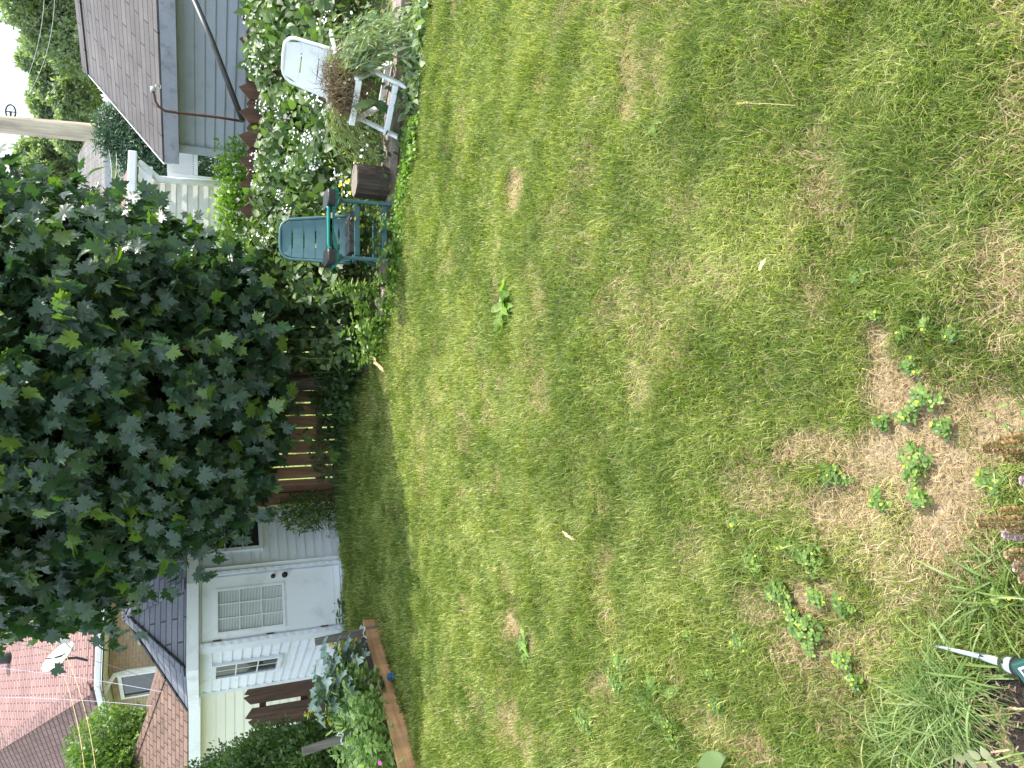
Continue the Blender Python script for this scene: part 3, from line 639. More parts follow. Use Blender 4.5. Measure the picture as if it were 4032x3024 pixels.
# grey-roofed house farther away
fy_ = 34; fh = thing('far_house', 'distant house with pale grey shingled roof seen between utility pole and maple', 'house', (D(500, 700, fy_).x, fy_, 0))
P1 = D(415, 1000, fy_); P2 = D(425, 520, fy_); P3 = D(352, 395, fy_+3); P4 = D(290, 640, fy_+5); P5 = D(330, 850, fy_+5)
xa, xb = D(425, 405, fy_).x, P1.x-1; ze = P1.z; rd = D(307, 612, fy_+4)
mb = MB(); slab(mb, [Vector((xb, fy_, ze)), Vector((xa, fy_, ze)), rd, Vector((xb, rd.y, rd.z))], .15); slab(mb, [Vector((xa, fy_, ze)), Vector((xa, fy_+8, ze)), rd], .15); slab(mb, [Vector((xa, fy_+8, ze)), Vector((xb, fy_+8, ze)), Vector((xb, rd.y, rd.z)), rd], .15); mb.build('roof', M['shingle_far'], fh)
mb = MB(); siding(mb, (xb+.4, fy_+.4, 0), (xa-.4, fy_+.4, 0), 0, ze-.1, (0, -1, 0), .22, .03)
siding(mb, (xa-.4, fy_+7.6, 0), (xa-.4, fy_+.4, 0), 0, ze-.1, (1, 0, 0), .22, .03); mb.build('wall', M['white_vinyl'], fh)
mb = MB(); mb.bar((xb, fy_-.05, ze-.12), (xa, fy_-.05, ze-.12), .1, .25, (0, 1, 0)); mb.build('gutter', M['worn_fascia'], fh)
# lattice screen on posts below it
lt = thing('lattice_screen', 'white lattice garden screen beyond the fence beside the grey garage', 'screen', D(770, 640, 16))
ly = 16.0; la = D(760, 690, ly); lb = D(680, 560, ly); mb = MB(); x0_, x1_ = la.x, lb.x; z0_, z1_ = la.z, lb.z+.1; hgt = z1_-z0_
nn = 16
for i in range(-nn, nn*2):
    xx = x0_+(x1_-x0_)*i/nn
    for sg in (1, -1):
        a = [xx, z0_]; b = [xx+sg*hgt, z1_]
        if sg < 0: a = [xx+hgt, z0_]; b = [xx, z1_]
        lo, hi = max(x0_, min(a[0], b[0])), min(x1_, max(a[0], b[0]))
        if hi-lo < .03: continue
        zz = lambda q: a[1]+(q-a[0])*(b[1]-a[1])/(b[0]-a[0])
        mb.bar((lo, ly+.01*sg, zz(lo)), (hi, ly+.01*sg, zz(hi)), .008, .02, (0, 1, 0))
mb.build('lattice', M['white_vinyl'], lt)
mb = MB()
for xx in (x0_-.05, x1_+.05): mb.box((xx, ly, z1_/2), (.08, .08, z1_))
mb.box(((x0_+x1_)/2, ly, z0_-.05), (x1_-x0_, .07, .08)); mb.build('frame', M['white_vinyl'], lt)

# ------------------------------------------------------------ utility pole and wires
py_ = 24.0; p0 = D(600, 545, py_); pt_ = D(-250, 466, py_)
pole = thing('utility_pole', 'tall weathered wooden utility pole rising behind the grey garage roof', 'pole', (p0.x+.15, py_, 0))
mb = MB(); mb.tube([Vector((p0.x+.10, py_, 0)), p0, pt_, pt_+(pt_-p0)*.4], [.30, .285, .235, .2], 20); mb.build('shaft', M['pole_wood'], pole, smooth=True)
mb = MB(); rc = D(42, 440, py_-.05); mb.tube([rc+Vector((.2*math.cos(a), 0, .12*math.sin(a))) for a in np.linspace(0, 2*math.pi, 17)], .025, 8); mb.bar(D(42, 440, py_), D(42, 466, py_), .05, .05); mb.bar(rc-Z*.12, rc+Z*.12, .03, .03, (1, 0, 0)); mb.build('wire_bracket', M['dark_metal'], pole)
def wire(name, label, a, b, r, mat, sag=.0, n=14):
    mb = MB(); pts = []
    for i in range(n+1):
        t = i/n; p = a.lerp(b, t); p.z -= sag*4*t*(1-t); pts.append(p)
    mb.tube(pts, r*.38, 5); ob = mb.build(name, M[mat], None); return tag(ob, label, 'wire', 'overhead wires')
ww = 'overhead_wire'
wire(ww, 'upper pale wire crossing the sky toward the pole bracket', D(35, 440, py_), D(170, -250, 15), .012, 'dish', .3)
wire(ww, 'lower pale wire crossing the sky below the pole bracket', D(62, 440, py_), D(212, -150, 15), .012, 'dish', .3)
wire(ww, 'thin dark wire high across the sky corner above the far trees', D(255, -80, 20), D(-10, 260, 26), .014, 'dark_metal', .1)
wire(ww, 'sagging grey wire in front of the far tree above the garage ridge', D(210, 20, 20), D(350, 500, 24), .014, 'dark_metal', .3)
wire(ww, 'dark wire sloping down from the sky into the maple top', D(-20, 690, 20), D(120, 725, 20), .012, 'dark_metal', 0)
wire(ww, 'pale service wire running beside the pole toward the beige gutter', D(385, 425, 23), D(450, 720, 17), .013, 'dish', .2)
wire(ww, 'second pale service wire beside the pole, a little higher up', D(372, 440, 23), D(440, 700, 17), .011, 'dish', .1)
wire(ww, 'dark wire passing in front of the satellite dish to the window', D(-10, 2524, 15), D(620, 2690, 12), .010, 'dark_metal', .2)
wire(ww, 'grey wire across the sunlit red roof just left of the dish', D(-10, 2630, 15), D(640, 2725, 12), .009, 'worn_fascia', .1)
wire(ww, 'grey wire crossing the red roof hip ridge', D(-10, 2744, 15), D(600, 2780, 12), .009, 'worn_fascia', .1)
wire(ww, 'orange cable along the dark side of the red roof', D(345, 2400, 16), D(310, 3080, 12), .011, 'rust', .05)
wire(ww, 'pale yellow cable from the dish across the dark roof slope', D(200, 2540, 17), D(338, 3080, 12), .012, 'straw', .1)
wire(ww, 'second pale yellow cable beside the first on the dark roof slope', D(240, 2540, 17), D(382, 3080, 12), .012, 'straw', .1)
wire(ww, 'thin dark wire at the far lower left of the red roof', D(-10, 2840, 15), D(70, 3080, 12), .010, 'dark_metal', .0)

# ------------------------------------------------------------ plant helpers
def rv(n, s=1.0): return rng.normal(0, s, (n, 3))
def unit(n): return nrm(rng.normal(size=(n, 3)))
def np3(v): return np.array([v[0], v[1], v[2]], float)
def ribbons(name, paths, wd, mat, parent=None, rnd=None, taper=.15):
    """thin stalks: each path (k,m,3) becomes a crossed pair of ribbons"""
    k, m_, _ = paths.shape; d = nrm(np.gradient(paths, axis=1)); r = nrm(np.cross(d, np.array([.3, .7, .64]))); q = np.cross(d, r)
    wv = (np.broadcast_to(np.asarray(wd, float), (k,))[:, None]*np.linspace(1, taper, m_)[None])[..., None]/2
    V = np.stack([paths-r*wv, paths+r*wv, paths-q*wv, paths+q*wv], 2).reshape(-1, 3)
    T = []
    for i in range(m_-1):
        b = i*4
        for o_ in (0, 2): T += [(b+o_, b+o_+1, b+o_+5), (b+o_, b+o_+5, b+o_+4)]
    T = np.array(T)[None]+(np.arange(k)*m_*4)[:, None, None]
    rnd = rng.random(k) if rnd is None else rnd
    return mesh_np(name, V, T.reshape(-1, 3), mat, parent, {'rnd': np.repeat(rnd, m_*4)})
def curves(P0, D0, L, n=7, sag=.5, wob=.08):
    """droopy stalk paths from P0 along D0, length L"""
    k = len(P0); t = np.linspace(0, 1, n); L = np.broadcast_to(np.asarray(L, float), (k,))
    w1 = rv(k, wob); w2 = rv(k, wob)
    P = P0[:, None]+D0[:, None]*L[:, None, None]*t[None, :, None]
    P = P+(w1[:, None]*np.sin(t*3.1)[None, :, None]+w2[:, None]*(np.sin(t*6.3)*.5)[None, :, None])*L[:, None, None]
    P[..., 2] -= (sag*L)[:, None]*(t**2)[None]
    return P
def foliage(name, P, mat, parent, tmpl=OVATE, size=.08, up=.7, out=None, outk=.5, noise_=.5, droop=.5, rnd=None, var=.35):
    n = len(P); N = rv(n, noise_); N[:, 2] += up
    if out is not None: N += out*outk
    Dv = rv(n, .6); Dv[:, 2] -= droop
    if out is not None: Dv += out*.5
    S = size*(1+var*(rng.random(n)*2-1)); return leaves(name, tmpl, P, Dv, N, S, mat, parent, rnd)
def plant(name, label, cat, loc, h=.5, spread=.2, nst=8, tmpl=OVATE, ls=.05, ln=10, mat='bright_weed', stem='stem_green', flower=None, fsz=.02, nf=1, group=None, sag=.15, start=.15, upn=.6, base=.05, sw=.006):
    th = thing(name, label, cat, loc, group); loc = np3(loc)
    a = rng.random(nst)*6.283; P0 = loc+np.c_[np.cos(a)*base, np.sin(a)*base, 0*a]*rng.random((nst, 1))
    D0 = nrm(np.c_[np.cos(a)*spread/h, np.sin(a)*spread/h, np.ones(nst)]+rv(nst, .08)); L = h*(.65+.45*rng.random(nst))
    pa = curves(P0, D0, L, 8, sag, .05); ribbons('stems', pa, sw, M[stem], th)
    t = start+(1-start)*rng.random((nst, ln)); idx = t*7; i0 = np.minimum(idx.astype(int), 6); fr = (idx-i0)[..., None]
    ii = np.arange(nst)[:, None]; P = pa[ii, i0]*(1-fr)+pa[ii, i0+1]*fr; P = P.reshape(-1, 3)
    aa = rng.random(len(P))*6.283; out = np.c_[np.cos(aa), np.sin(aa), .15+0*aa]
    N = rv(len(P), .25); N[:, 2] += upn; N[:, 1] -= .35
    leaves('leaves', tmpl, P, out+rv(len(P), .25), N, ls*(.6+.6*rng.random(len(P)))*(1.15-.5*t.reshape(-1)), M[mat], th)
    if flower:
        for q in range(nst): blossoms('flower', pa[q:q+1, -1], fsz, M[flower], th)
    return th
def blossoms(name, P, sz, mat, parent=None, petals=5, face=(0, -.5, .7)):
    n = len(P); N0 = nrm(np.array(face)+rv(n, .4)); t1 = nrm(np.cross(N0, unit(n))); t2 = np.cross(N0, t1)
    Ps = []; Ds = []; Ns = []
    for i in range(petals):
        a = 6.283*i/petals; Ps.append(P); Ds.append(t1*math.cos(a)+t2*math.sin(a)+N0*.25); Ns.append(N0)
    return leaves(name, ROUND, np.concatenate(Ps), np.concatenate(Ds), np.concatenate(Ns), sz*.55, mat, parent)

# ------------------------------------------------------------ Norway maple
TR = G(1372, 1510); MC = np.array([-.20, 8.8, 3.38]); MR = np.array([2.12, 2.0, 2.62])
mp = thing('maple_tree', 'large dark green maple tree with drooping leafy crown in front of the fence', 'tree', TR)
mb = MB(); tp = [TR-Z*.1, TR+Z*.02, TR+Vector((.02, 0, .35)), TR+Vector((-.02, -.03, 1.0)), Vector((MC[0]+.05, MC[1]+.15, 2.2)), Vector((MC[0], MC[1]+.05, 3.6)), Vector((MC[0], MC[1], 5.0))]
mb.tube(tp, [.15, .125, .10, .09, .075, .05, .02], 14); mb.build('trunk', M['bark'], mp, smooth=True)
mb = MB()
for i in range(34):
    z0 = .9+3.4*i/34; a = i*2.4; r = .93*math.sqrt(max(.1, 1-((z0+.4-MC[2])/MR[2])**2)); s_ = Vector((MC[0]+.03, MC[1]+.12, z0))
    if z0 < 2.2: s_ = TR.lerp(Vector((MC[0]+.05, MC[1]+.15, 2.2)), max(0, z0/2.2)); s_.z = z0
    e_ = Vector((MC[0]+math.cos(a)*MR[0]*r, MC[1]+math.sin(a)*MR[1]*r, z0+.25)); md = s_.lerp(e_, .5)+Z*.25
    mb.tube([s_, md, e_], [.03, .018, .005], 6)
mb.build('branches', M['bark'], mp, smooth=True)
def crownpts(n, r0=.55):
    u = unit(n); k = (r0**3+(1-r0**3)*rng.random(n))**(1/3)
    bump_ = 1+.07*np.sin(u[:, 0]*9+1)*np.sin(u[:, 2]*8)+.05*np.sin(u[:, 1]*13+u[:, 0]*7)
    q = u*MR*(k*bump_)[:, None]; low = np.clip(-q[:, 2]/MR[2], 0, 1); q[:, 0] *= 1-.22*low; q[:, 0] += .15*low
    return MC+q, u, k
nc = 3000; CP, CU, CK = crownpts(nc, .5)
PER = 12
tw = nrm(CU*np.array([1, 1, .25])+rv(nc, .35)+np.array([0, 0, -.05])); tw[:, 2] -= .15*(rng.random(nc)); tw = nrm(tw)
ti = rng.random((nc, PER))*.42
LP = CP[:, None]+tw[:, None]*ti[..., None]+rv(nc*PER, .085).reshape(nc, PER, 3); LP = LP.reshape(-1, 3)
out = np.repeat(nrm(CU+tw*.5), PER, 0); n = len(LP)
N = out*.6+np.array([0, -.1, .5])+rv(n, .55); Dv = rv(n, .6)+np.array([0, 0, -.75])+out*.35
rn = np.clip(np.repeat(rng.random(nc), PER)*.35+rng.random(n)*.5, 0, 1); rn = np.where(rng.random(n) < .06, 1, rn*.92)
ok = LP[:, 2] > .78+.3*vnoise(LP[:, 0], LP[:, 1], 2, 31); 
leaves('crown', MAPLE, LP[ok], Dv[ok], N[ok], (.085+.075*rng.random(n))[ok], M['maple_leaf'], mp, rn[ok])
# leading shoots that stick out of the crown, backlight put into leaf colour
ns = 270; P0, U0, K0 = crownpts(ns, .93); up_ = nrm(U0*np.array([1, 1, .5])+np.array([0, -.2, .35])+rv(ns, .2)); Lg = .28+.3*rng.random(ns)
pa = curves(P0, up_, Lg, 6, .25, .05); ribbons('shoots', pa, .010, M['twig'], mp)['kind'] = 'stuff'
ii = np.repeat(np.arange(ns), 8); jj = np.tile([1, 2, 2, 3, 4, 4, 5, 5], ns); q = pa[ii, jj]+rv(len(ii), .025); n = len(q)
leaves('backlit_leaves', MAPLE, q, rv(n, .7)+np.array([0, 0, -.35]), rv(n, .45)+np.array([.1, -.2, .7]), .085+.055*rng.random(n), M['maple_leaf'], mp, np.where(rng.random(n) < .45, .97, .5+.4*rng.random(n)))

# ------------------------------------------------------------ border on the right: vines on the fence
def vine(label, x0, x1, n, y0=7.3, zf=1.18, zn=.35, fl=0, name='flowering_vine', mat='vine_leaf', ls=.105, fl_lo=.2):
    n = int(n*.72); fl = int(fl*.5)
    cx = (x0+x1)/2; th = thing(name, label, 'vine', (cx, 8.6, 0), 'vines and bushes along the fence')
    X = x0-.15+(x1-x0+.3)*rng.random(n); v = rng.random(n)**.8; Y = y0+(9.22-y0)*v
    top = (zn+(zf-zn)*np.clip(v*1.25, 0, 1)**.8)*(.8+.35*vnoise(X, Y, 2.3, 41)); Zc = top*(1-.55*rng.random(n)**2.2)
    P = np.c_[X, Y-.0, Zc]; out = np.tile(np.array([0, -.7, .5]), (n, 1))
    rn = np.clip(.15+.55*vnoise(X, Zc*2+Y, 3, 42)+.35*rng.random(n), 0, 1)
    foliage('foliage', P, M[mat], th, OVATE, ls, .55, out, .55, .4, .55, rn)
    k = int(n/45); sx = x0+(x1-x0)*rng.random(k); P0 = np.c_[sx, y0+.2+(9.1-y0)*rng.random(k), 0*sx+.02]
    ribbons('stems', curves(P0, nrm(np.c_[rng.normal(0, .25, k), rng.normal(.1, .2, k), np.ones(k)]), .5+.6*rng.random(k), 7, .1), .009, M['stem_green'], th)
    if fl:
        c_ = rng.integers(0, n, fl); ctr = P[c_]+np.array([0, -.10, .05]); ctr = ctr[ctr[:, 2] > fl_lo]
        m_ = 9; blossoms('flowers', np.repeat(ctr, m_, 0)+rv(len(ctr)*m_, .032), .022, M['white_petal'], th)['kind'] = 'stuff'
    return th
vine('broad-leaved climbing vine with white flowers on the fence right of the garage rod', 3.3, 5.1, 3300, 7.0, 1.17, .55, 130)
vine('climbing vine thick with white flowers directly above the white chair', 2.35, 3.3, 2100, 7.1, 1.17, .5, 110)
vine('leafy vine with scattered white flowers between the two garden chairs', 1.75, 2.35, 1500, 7.15, 1.15, .45, 40)
vine('leafy vine behind the dark green chair, almost without flowers', 1.0, 1.75, 1700, 7.2, 1.15, .45, 8)
vine('shaded leafy bush at the foot of the fence just left of the green chair', .35, 1.0, 1100, 7.6, .75, .35, 3, 'leafy_bush', 'vine_leaf', .08)
# shade plants under the maple
def xs(y): return G(1400, y).x
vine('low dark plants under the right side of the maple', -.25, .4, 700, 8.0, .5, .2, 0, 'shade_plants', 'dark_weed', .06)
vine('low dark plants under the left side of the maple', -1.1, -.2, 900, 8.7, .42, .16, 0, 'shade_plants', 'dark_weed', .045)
# small dark shrub beside the shed
P_ = unit(1500)*np.array([.28, .28, .42])*(rng.random((1500, 1))**.4)+np.array([-1.62, 9.25, .45]); th = thing('dwarf_shrub', 'small fine-leaved dark shrub growing between the shed corner and the fence', 'shrub', (-1.62, 9.25, 0))
P_ = P_[P_[:, 2] > .03]; foliage('foliage', P_, M['cedar'], th, SLIM, .07, .5, None, 0, .7, -.4)
mb = MB(); mb.tube([(-1.62, 9.25, 0), (-1.62, 9.25, .4)], .015, 6); mb.build('stem', M['twig'], th)

# weathered sleepers along the border
slp = [((1.0, 6.85), (2.05, 6.72)), ((2.07, 6.72), (3.15, 6.35)), ((3.17, 6.34), (4.2, 6.0)), ((.76, 7.02), (.98, 6.90))]
lb = ['weathered timber sleeper lying behind the dark green chair', 'weathered timber sleeper under the white chair', 'weathered timber sleeper at the far right of the border', 'weathered timber sleeper at the left end of the border']
for (a, b), l_ in zip(slp, lb):
    mb = MB(); mb.bar((a[0], a[1], .045), (b[0], b[1], .045), .34, .09, None); o = mb.build('timber_sleeper', M['sleeper'], None, bevel=.012); tag(o, l_, 'sleeper', 'sleepers edging the border')

# stump
sp = G(1590, 690); sp = Vector((sp.x, 6.66, .08)); st = thing('tree_stump', 'short dark round log stump standing between the two chairs', 'stump', sp)
mb = MB(); nn = 28; rr = [.155+.006*math.sin(i*2.1)+.004*math.sin(i*5) for i in range(nn)]
hh = .31; mb.add([sp+Vector((math.cos(6.283*i/nn)*rr[i]*k, math.sin(6.283*i/nn)*rr[i]*k, z)) for z, k in ((0, 1.04), (.1, 1), (hh-.01, .98), (hh, .95)) for i in range(nn)],
       [(j*nn+i, j*nn+(i+1) % nn, (j+1)*nn+(i+1) % nn, (j+1)*nn+i) for j in range(3) for i in range(nn)]); mb.build('bark', M['stump_bark'], st)
mb = MB(); mb.add([sp+Vector((math.cos(6.283*i/nn)*rr[i]*.95, math.sin(6.283*i/nn)*rr[i]*.95, hh+.001)) for i in range(nn)], [tuple(range(nn))]); mb.build('cut_top', M['stump_top'], st)

# ------------------------------------------------------------ garden chairs
class Fr:
    def __init__(s, o, yaw): s.o = Vector(o); s.x = Vector((math.cos(yaw), math.sin(yaw), 0)); s.y = Vector((-math.sin(yaw), math.cos(yaw), 0))
    def __call__(s, x, y, z): return s.o+s.x*x+s.y*y+Z*z
    def ax(s): return (s.x, s.y, Z)
def folding_chair(name, label, o, yaw, mat, wd=.54, top=1.03, seat=.40, arm=.58, arms=True, upright=.1, bw0=.235, bw1=.19, nsl=6, slot=.5):
    """resin folding chair; local x = across, y = towards the back; origin between the front feet"""
    L = Fr(o, yaw); th = thing(name, label, 'chair', o); m_ = M[mat]; h = wd/2
    for s_ in (-1, 1):
        q = MB(); q.bar(L(s_*h, 0, 0), L(s_*h, upright, arm-.02), .03, .048, L.x); q.build('front_leg', m_, th, bevel=.006)
        q = MB(); q.bar(L(s_*(h-.035), .60, 0), L(s_*(h-.035), .08, seat+.02), .028, .048, L.x); q.build('rear_leg', m_, th, bevel=.006)
        if arms: q = MB(); q.box(L(s_*h, upright+.19, arm), (.055, .46, .028), L.ax()); q.build('armrest', m_, th, bevel=.01)
    q = MB(); q.bar(L(-h, .02, .13), L(h, .02, .13), .032, .05, L.y); q.build('front_crossbar', m_, th, bevel=.006)
    q = MB(); q.bar(L(-h+.03, .54, .10), L(h-.03, .54, .10), .032, .05, L.y); q.build('rear_crossbar', m_, th, bevel=.006)
    q = MB()
    for i in range(5): q.bar(L(-h+.05, .10+.09*i, seat-.012*i), L(h-.05, .10+.09*i, seat-.012*i), .078, .022, L.y)
    for s_ in (-1, 1): q.bar(L(s_*(h-.055), .06, seat-.004), L(s_*(h-.055), .50, seat-.055), .03, .035, L.x)
    q.bar(L(-h+.03, .055, seat), L(h-.03, .055, seat), .03, .05, L.y); q.build('seat', m_, th, bevel=.005)
    b0 = L(0, .46, seat-.02); b1 = L(0, .70, top); up_ = (b1-b0).normalized(); fr_ = L.x.cross(up_).normalized(); Lh = (b1-b0).length
    q = MB()
    wf = lambda t: (bw0+(bw1-bw0)*t)*(1 if t < .86 else (1-.22*((t-.86)/.14)**2))
    for i in range(nsl):
        t0, t1 = i/nsl+.01, (i+1)/nsl-.01; bow = .018
        xs_ = np.linspace(-1, 1, 9)
        for a, b in zip(xs_[:-1], xs_[1:]):
            pt = lambda x, t, d: b0+up_*(Lh*t)+L.x*(x*(wf(t)-.02))+fr_*(d+bow*(x*x))
            q.hexa([pt(a, t0, 0), pt(b, t0, 0), pt(b, t0, .012), pt(a, t0, .012), pt(a, t1, 0), pt(b, t1, 0), pt(b, t1, .012), pt(a, t1, .012)])
            if i < nsl-1 and abs((a+b)/2) > slot: 
                q.hexa([pt(a, t1, .003), pt(b, t1, .003), pt(b, t1, .009), pt(a, t1, .009), pt(a, t1+.02, .003), pt(b, t1+.02, .003), pt(b, t1+.02, .009), pt(a, t1+.02, .009)])
    q.build('backrest', m_, th)
    q = MB(); path = [b0+up_*(Lh*t)-L.x*wf(t)+fr_*.022 for t in np.linspace(0, .86, 8)]
    arc = [b0+up_*(Lh*t)-L.x*wf(t)*k+fr_*.018 for t, k in ((.93, .97), (.975, .88), (.995, .7), (1.0, .35))]
    rgt = [p+L.x*2*((b0-p).dot(L.x)) for p in (path+arc)]
    q.tube(path+arc+[b0+up_*Lh*1.003+fr_*.014]+rgt[::-1], .016, 8); q.build('back_frame', m_, th, smooth=True)
    return L, th
gL = (G(1568, 1024)+G(1568, 812))/2; gL.z = .0
Lg_, gch = folding_chair('garden_chair', 'dark slate-green plastic folding chair with a garden kneeler across its arms', gL, .02, 'green_resin', wd=.53, top=1.0, seat=.38, arm=.54, upright=.04)
wf_ = Vector((2.44, 6.17, .03))
Lw, wch = folding_chair('garden_chair', 'white plastic folding chair with pulled weeds heaped on its seat', wf_, -.86, 'white_resin', wd=.48, top=1.0, seat=.44, arm=.60, upright=.42, bw0=.24, bw1=.20, nsl=4, slot=.62)

# garden kneeler lying over the green chair's arms
kn = thing('garden_kneeler', 'teal and black garden kneeler seat resting across the green chair armrests', 'kneeler', D(1335, 895, 6.5))
ky = 6.36; kp_ = lambda x, y, d=0: D(x, y, ky+d)
mb = MB(); xs1 = [1322, 1333, 1334, 1327, 1317, 1314, 1316, 1325, 1334, 1336, 1330]; ys1 = [1052, 1030, 990, 950, 915, 890, 860, 820, 785, 755, 735]
for i in range(len(xs1)-1):
    a, b, c_, d_ = kp_(xs1[i], ys1[i]), kp_(xs1[i+1], ys1[i+1]), kp_(xs1[i+1]-17, ys1[i+1]), kp_(xs1[i]-17, ys1[i])
    o_ = Vector((0, .20, 0)); mb.hexa([a, b, b+o_, a+o_, d_, c_, c_+o_, d_+o_])
mb.build('curved_base', M['teal_dark'], kn, smooth=False, bevel=.006)
for (x0, x1, y0, y1) in ((1288, 1317, 738, 815), (1288, 1318, 972, 1045)):
    mb = MB(); c_ = (kp_(x0, (y0+y1)/2)+kp_(x1, (y0+y1)/2))/2+Vector((0, .10, 0)); wx = abs(kp_(x0, y0).x-kp_(x0, y1).x); hz_ = abs(kp_(x0, y0).z-kp_(x1, y0).z)
    nn = 24; ring_ = [c_+Vector((math.copysign(abs(math.cos(t))**.6, math.cos(t))*wx/2, math.copysign(abs(math.sin(t))**.6, math.sin(t))*.15, 0)) for t in np.linspace(0, 2*math.pi, nn, endpoint=False)]
    mb.add([p-Z*hz_*.5 for p in ring_]+[p+Z*hz_*.35 for p in ring_]+[c_+(p-c_)*.9+Z*hz_*.5 for p in ring_], [tuple(range(nn))[::-1], tuple(range(2*nn, 3*nn))]+[(j*nn+i, j*nn+(i+1) % nn, (j+1)*nn+(i+1) % nn, (j+1)*nn+i) for j in (0, 1) for i in range(nn)])
    mb.build('end_pad', M['black'], kn, smooth=False)
mb = MB(); mb.hexa([kp_(1310, 975), kp_(1310, 812), kp_(1310, 812)+Vector((0, .2, 0)), kp_(1310, 975)+Vector((0, .2, 0)), kp_(1296, 975), kp_(1296, 812), kp_(1296, 812)+Vector((0, .18, 0)), kp_(1296, 975)+Vector((0, .18, 0))]); mb.build('pad_frame', M['black'], kn, bevel=.004)
mb = MB(); mb.tube([kp_(1305, 978, -.02), kp_(1296, 974, -.02), kp_(1293, 960, -.02), kp_(1293, 822, -.02), kp_(1290, 812, -.02)], .013, 8); mb.build('handle_bar', M['teal'], kn, smooth=True)
mb = MB(); mb.box(kp_(1306, 848, -.008), (.05, .01, .012)); mb.build('latch', M['dish'], kn)
# black tool bag on the seat
tb = thing('tool_bag', 'flat black tool bag lying on the seat of the green chair', 'bag', Lg_(0, .2, .39))
mb = MB(); rows = [(-.20, .0, .055), (-.1, .0, .06), (0, .005, .05), (.1, 0, .062), (.185, 0, .05)]
for i in range(4):
    a, b = rows[i], rows[i+1]
    mb.hexa([Lg_(a[0], .06, .392), Lg_(b[0], .06, .392), Lg_(b[0], .34, .385), Lg_(a[0], .34, .385), Lg_(a[0], .07, .392+a[2]), Lg_(b[0], .07, .392+b[2]), Lg_(b[0], .33, .385+b[2]), Lg_(a[0], .33, .385+a[2])])
mb.build('body', M['black'], tb, bevel=.008)
mb = MB(); mb.tube([Lg_(-.12, .05, .43), Lg_(-.05, .045, .455), Lg_(.05, .045, .455), Lg_(.12, .05, .43)], .006, 6); mb.build('handle', M['dark_metal'], tb)

# heap of pulled weeds on the white chair
hc = np3(Lw(.0, .26, .50)); wp = thing('weed_heap', 'heap of pulled weeds with brown roots and long green stalks piled on the white chair', 'weed heap', hc)
k = 2400; P0 = hc+np.array([.05, -.08, .03])+unit(k)*np.array([.30, .18, .20])*rng.random((k, 1))**.4; ribbons('roots', curves(P0, nrm(unit(k)+np.array([0, -.3, -.1])), .05+.13*rng.random(k), 6, .4, .18), .0045, M['root'], wp)
n = 900; P0 = hc+unit(n)*np.array([.19, .16, .13])*rng.random((n, 1))**.4; leaves('soil_clods', CHIP, P0, unit(n), unit(n), .03+.03*rng.random(n), M['root'], wp, rng.random(n)*.5)
lx, ly_ = np3(Lw.x), np3(Lw.y)
def stalks(n, side, L, spreadz, name, lt, ls, mat, per, wdt=.006):
    s0 = hc+lx*side*.10+unit(n)*np.array([.10, .12, .10])
    d0 = nrm(lx*side+np.array([0, -.25, 0])+rv(n, .22)*np.array([1, 1, spreadz])+np.array([0, 0, .12])); pa = curves(s0, d0, L*(.6+.55*rng.random(n)), 9, .62, .05); pa[..., 2] = np.maximum(pa[..., 2], .05+.05*rng.random((n, 1)))
    ribbons(name+'_stalks', pa, wdt, M['stem_yellow'], wp)
    ii = np.repeat(np.arange(n), per); jj = rng.integers(3, 9, n*per); q = pa[ii, jj]+rv(n*per, .012); dd = nrm(pa[ii, jj]-pa[ii, jj-1])
    leaves(name+'_leaves', lt, q, dd+rv(n*per, .5)+np.array([0, 0, -.3]), rv(n*per, .5)+np.array([0, -.5, .5]), ls*(.5+.8*rng.random(n*per)), M[mat], wp)
stalks(85, -1, .62, 1.0, 'left', SLIM, .045, 'pale_weed', 12, .009)
stalks(70, 1, .60, .9, 'right', strip(6, .075, .8, .03), .13, 'pale_weed', 5)
stalks(70, 1, .62, 1.4, 'upper', SLIM, .06, 'pale_weed', 14)
n = 9; q = hc+lx*.12+rv(n, .12)+np.array([0, -.12, -.12]); leaves('broad_leaves', strip(8, .16, .9, .05), q, rv(n, .5)+np.array([0, -.2, -.8]), rv(n, .4)+np.array([0, -1, .3]), .2+.12*rng.random(n), M['vine_leaf'], wp)
blossoms('flower_heads', hc+rv(16, .16)+np.array([.1, -.2, -.15]), .03, M['white_petal'], wp)

# ------------------------------------------------------------ weeds of the border
def gp(x, y): return G(x, y)
plant('spiky_weed', 'tall weed with narrow feathery leaves up its stem left of the green chair', 'weed', Vector((.93, 6.95, 0)), .62, .03, 3, SLIM, .10, 75, 'bright_weed', start=.12, base=.03, sag=.02)
Y1 = [('yellow-flowered weed right behind the stump', 2.05, 6.98, .62), ('yellow-flowered weed left of the stump', 1.72, 6.72, .5), ('yellow-flowered weed right of the green chair back', 1.88, 7.05, .7)]
for l_, x, y, h_ in Y1: plant('flowering_weed', 'thin '+l_, 'weed', Vector((x, y, 0)), h_, .22, 12, SLIM, .05, 16, 'bright_weed', flower='yellow_petal', fsz=.035, group='weeds of the border', sw=.004)
W1 = [('white-flowered weed between stump and white chair', 2.22, 6.62, .52), ('white-flowered weed below the seat of the white chair', 2.6, 6.9, .45), ('white-flowered weed right of the white chair', 3.25, 6.75, .6), ('white-flowered weed behind the white chair legs', 2.9, 7.05, .6), ('white-flowered weed in front of the vine left of the stump', 1.95, 7.25, .7)]
for l_, x, y, h_ in W1: plant('flowering_weed', 'bushy '+l_, 'weed', Vector((x, y, 0)), h_, .26, 18, SLIM, .045, 18, 'vine_leaf', flower='white_petal', fsz=.03, group='weeds of the border', sw=.004)
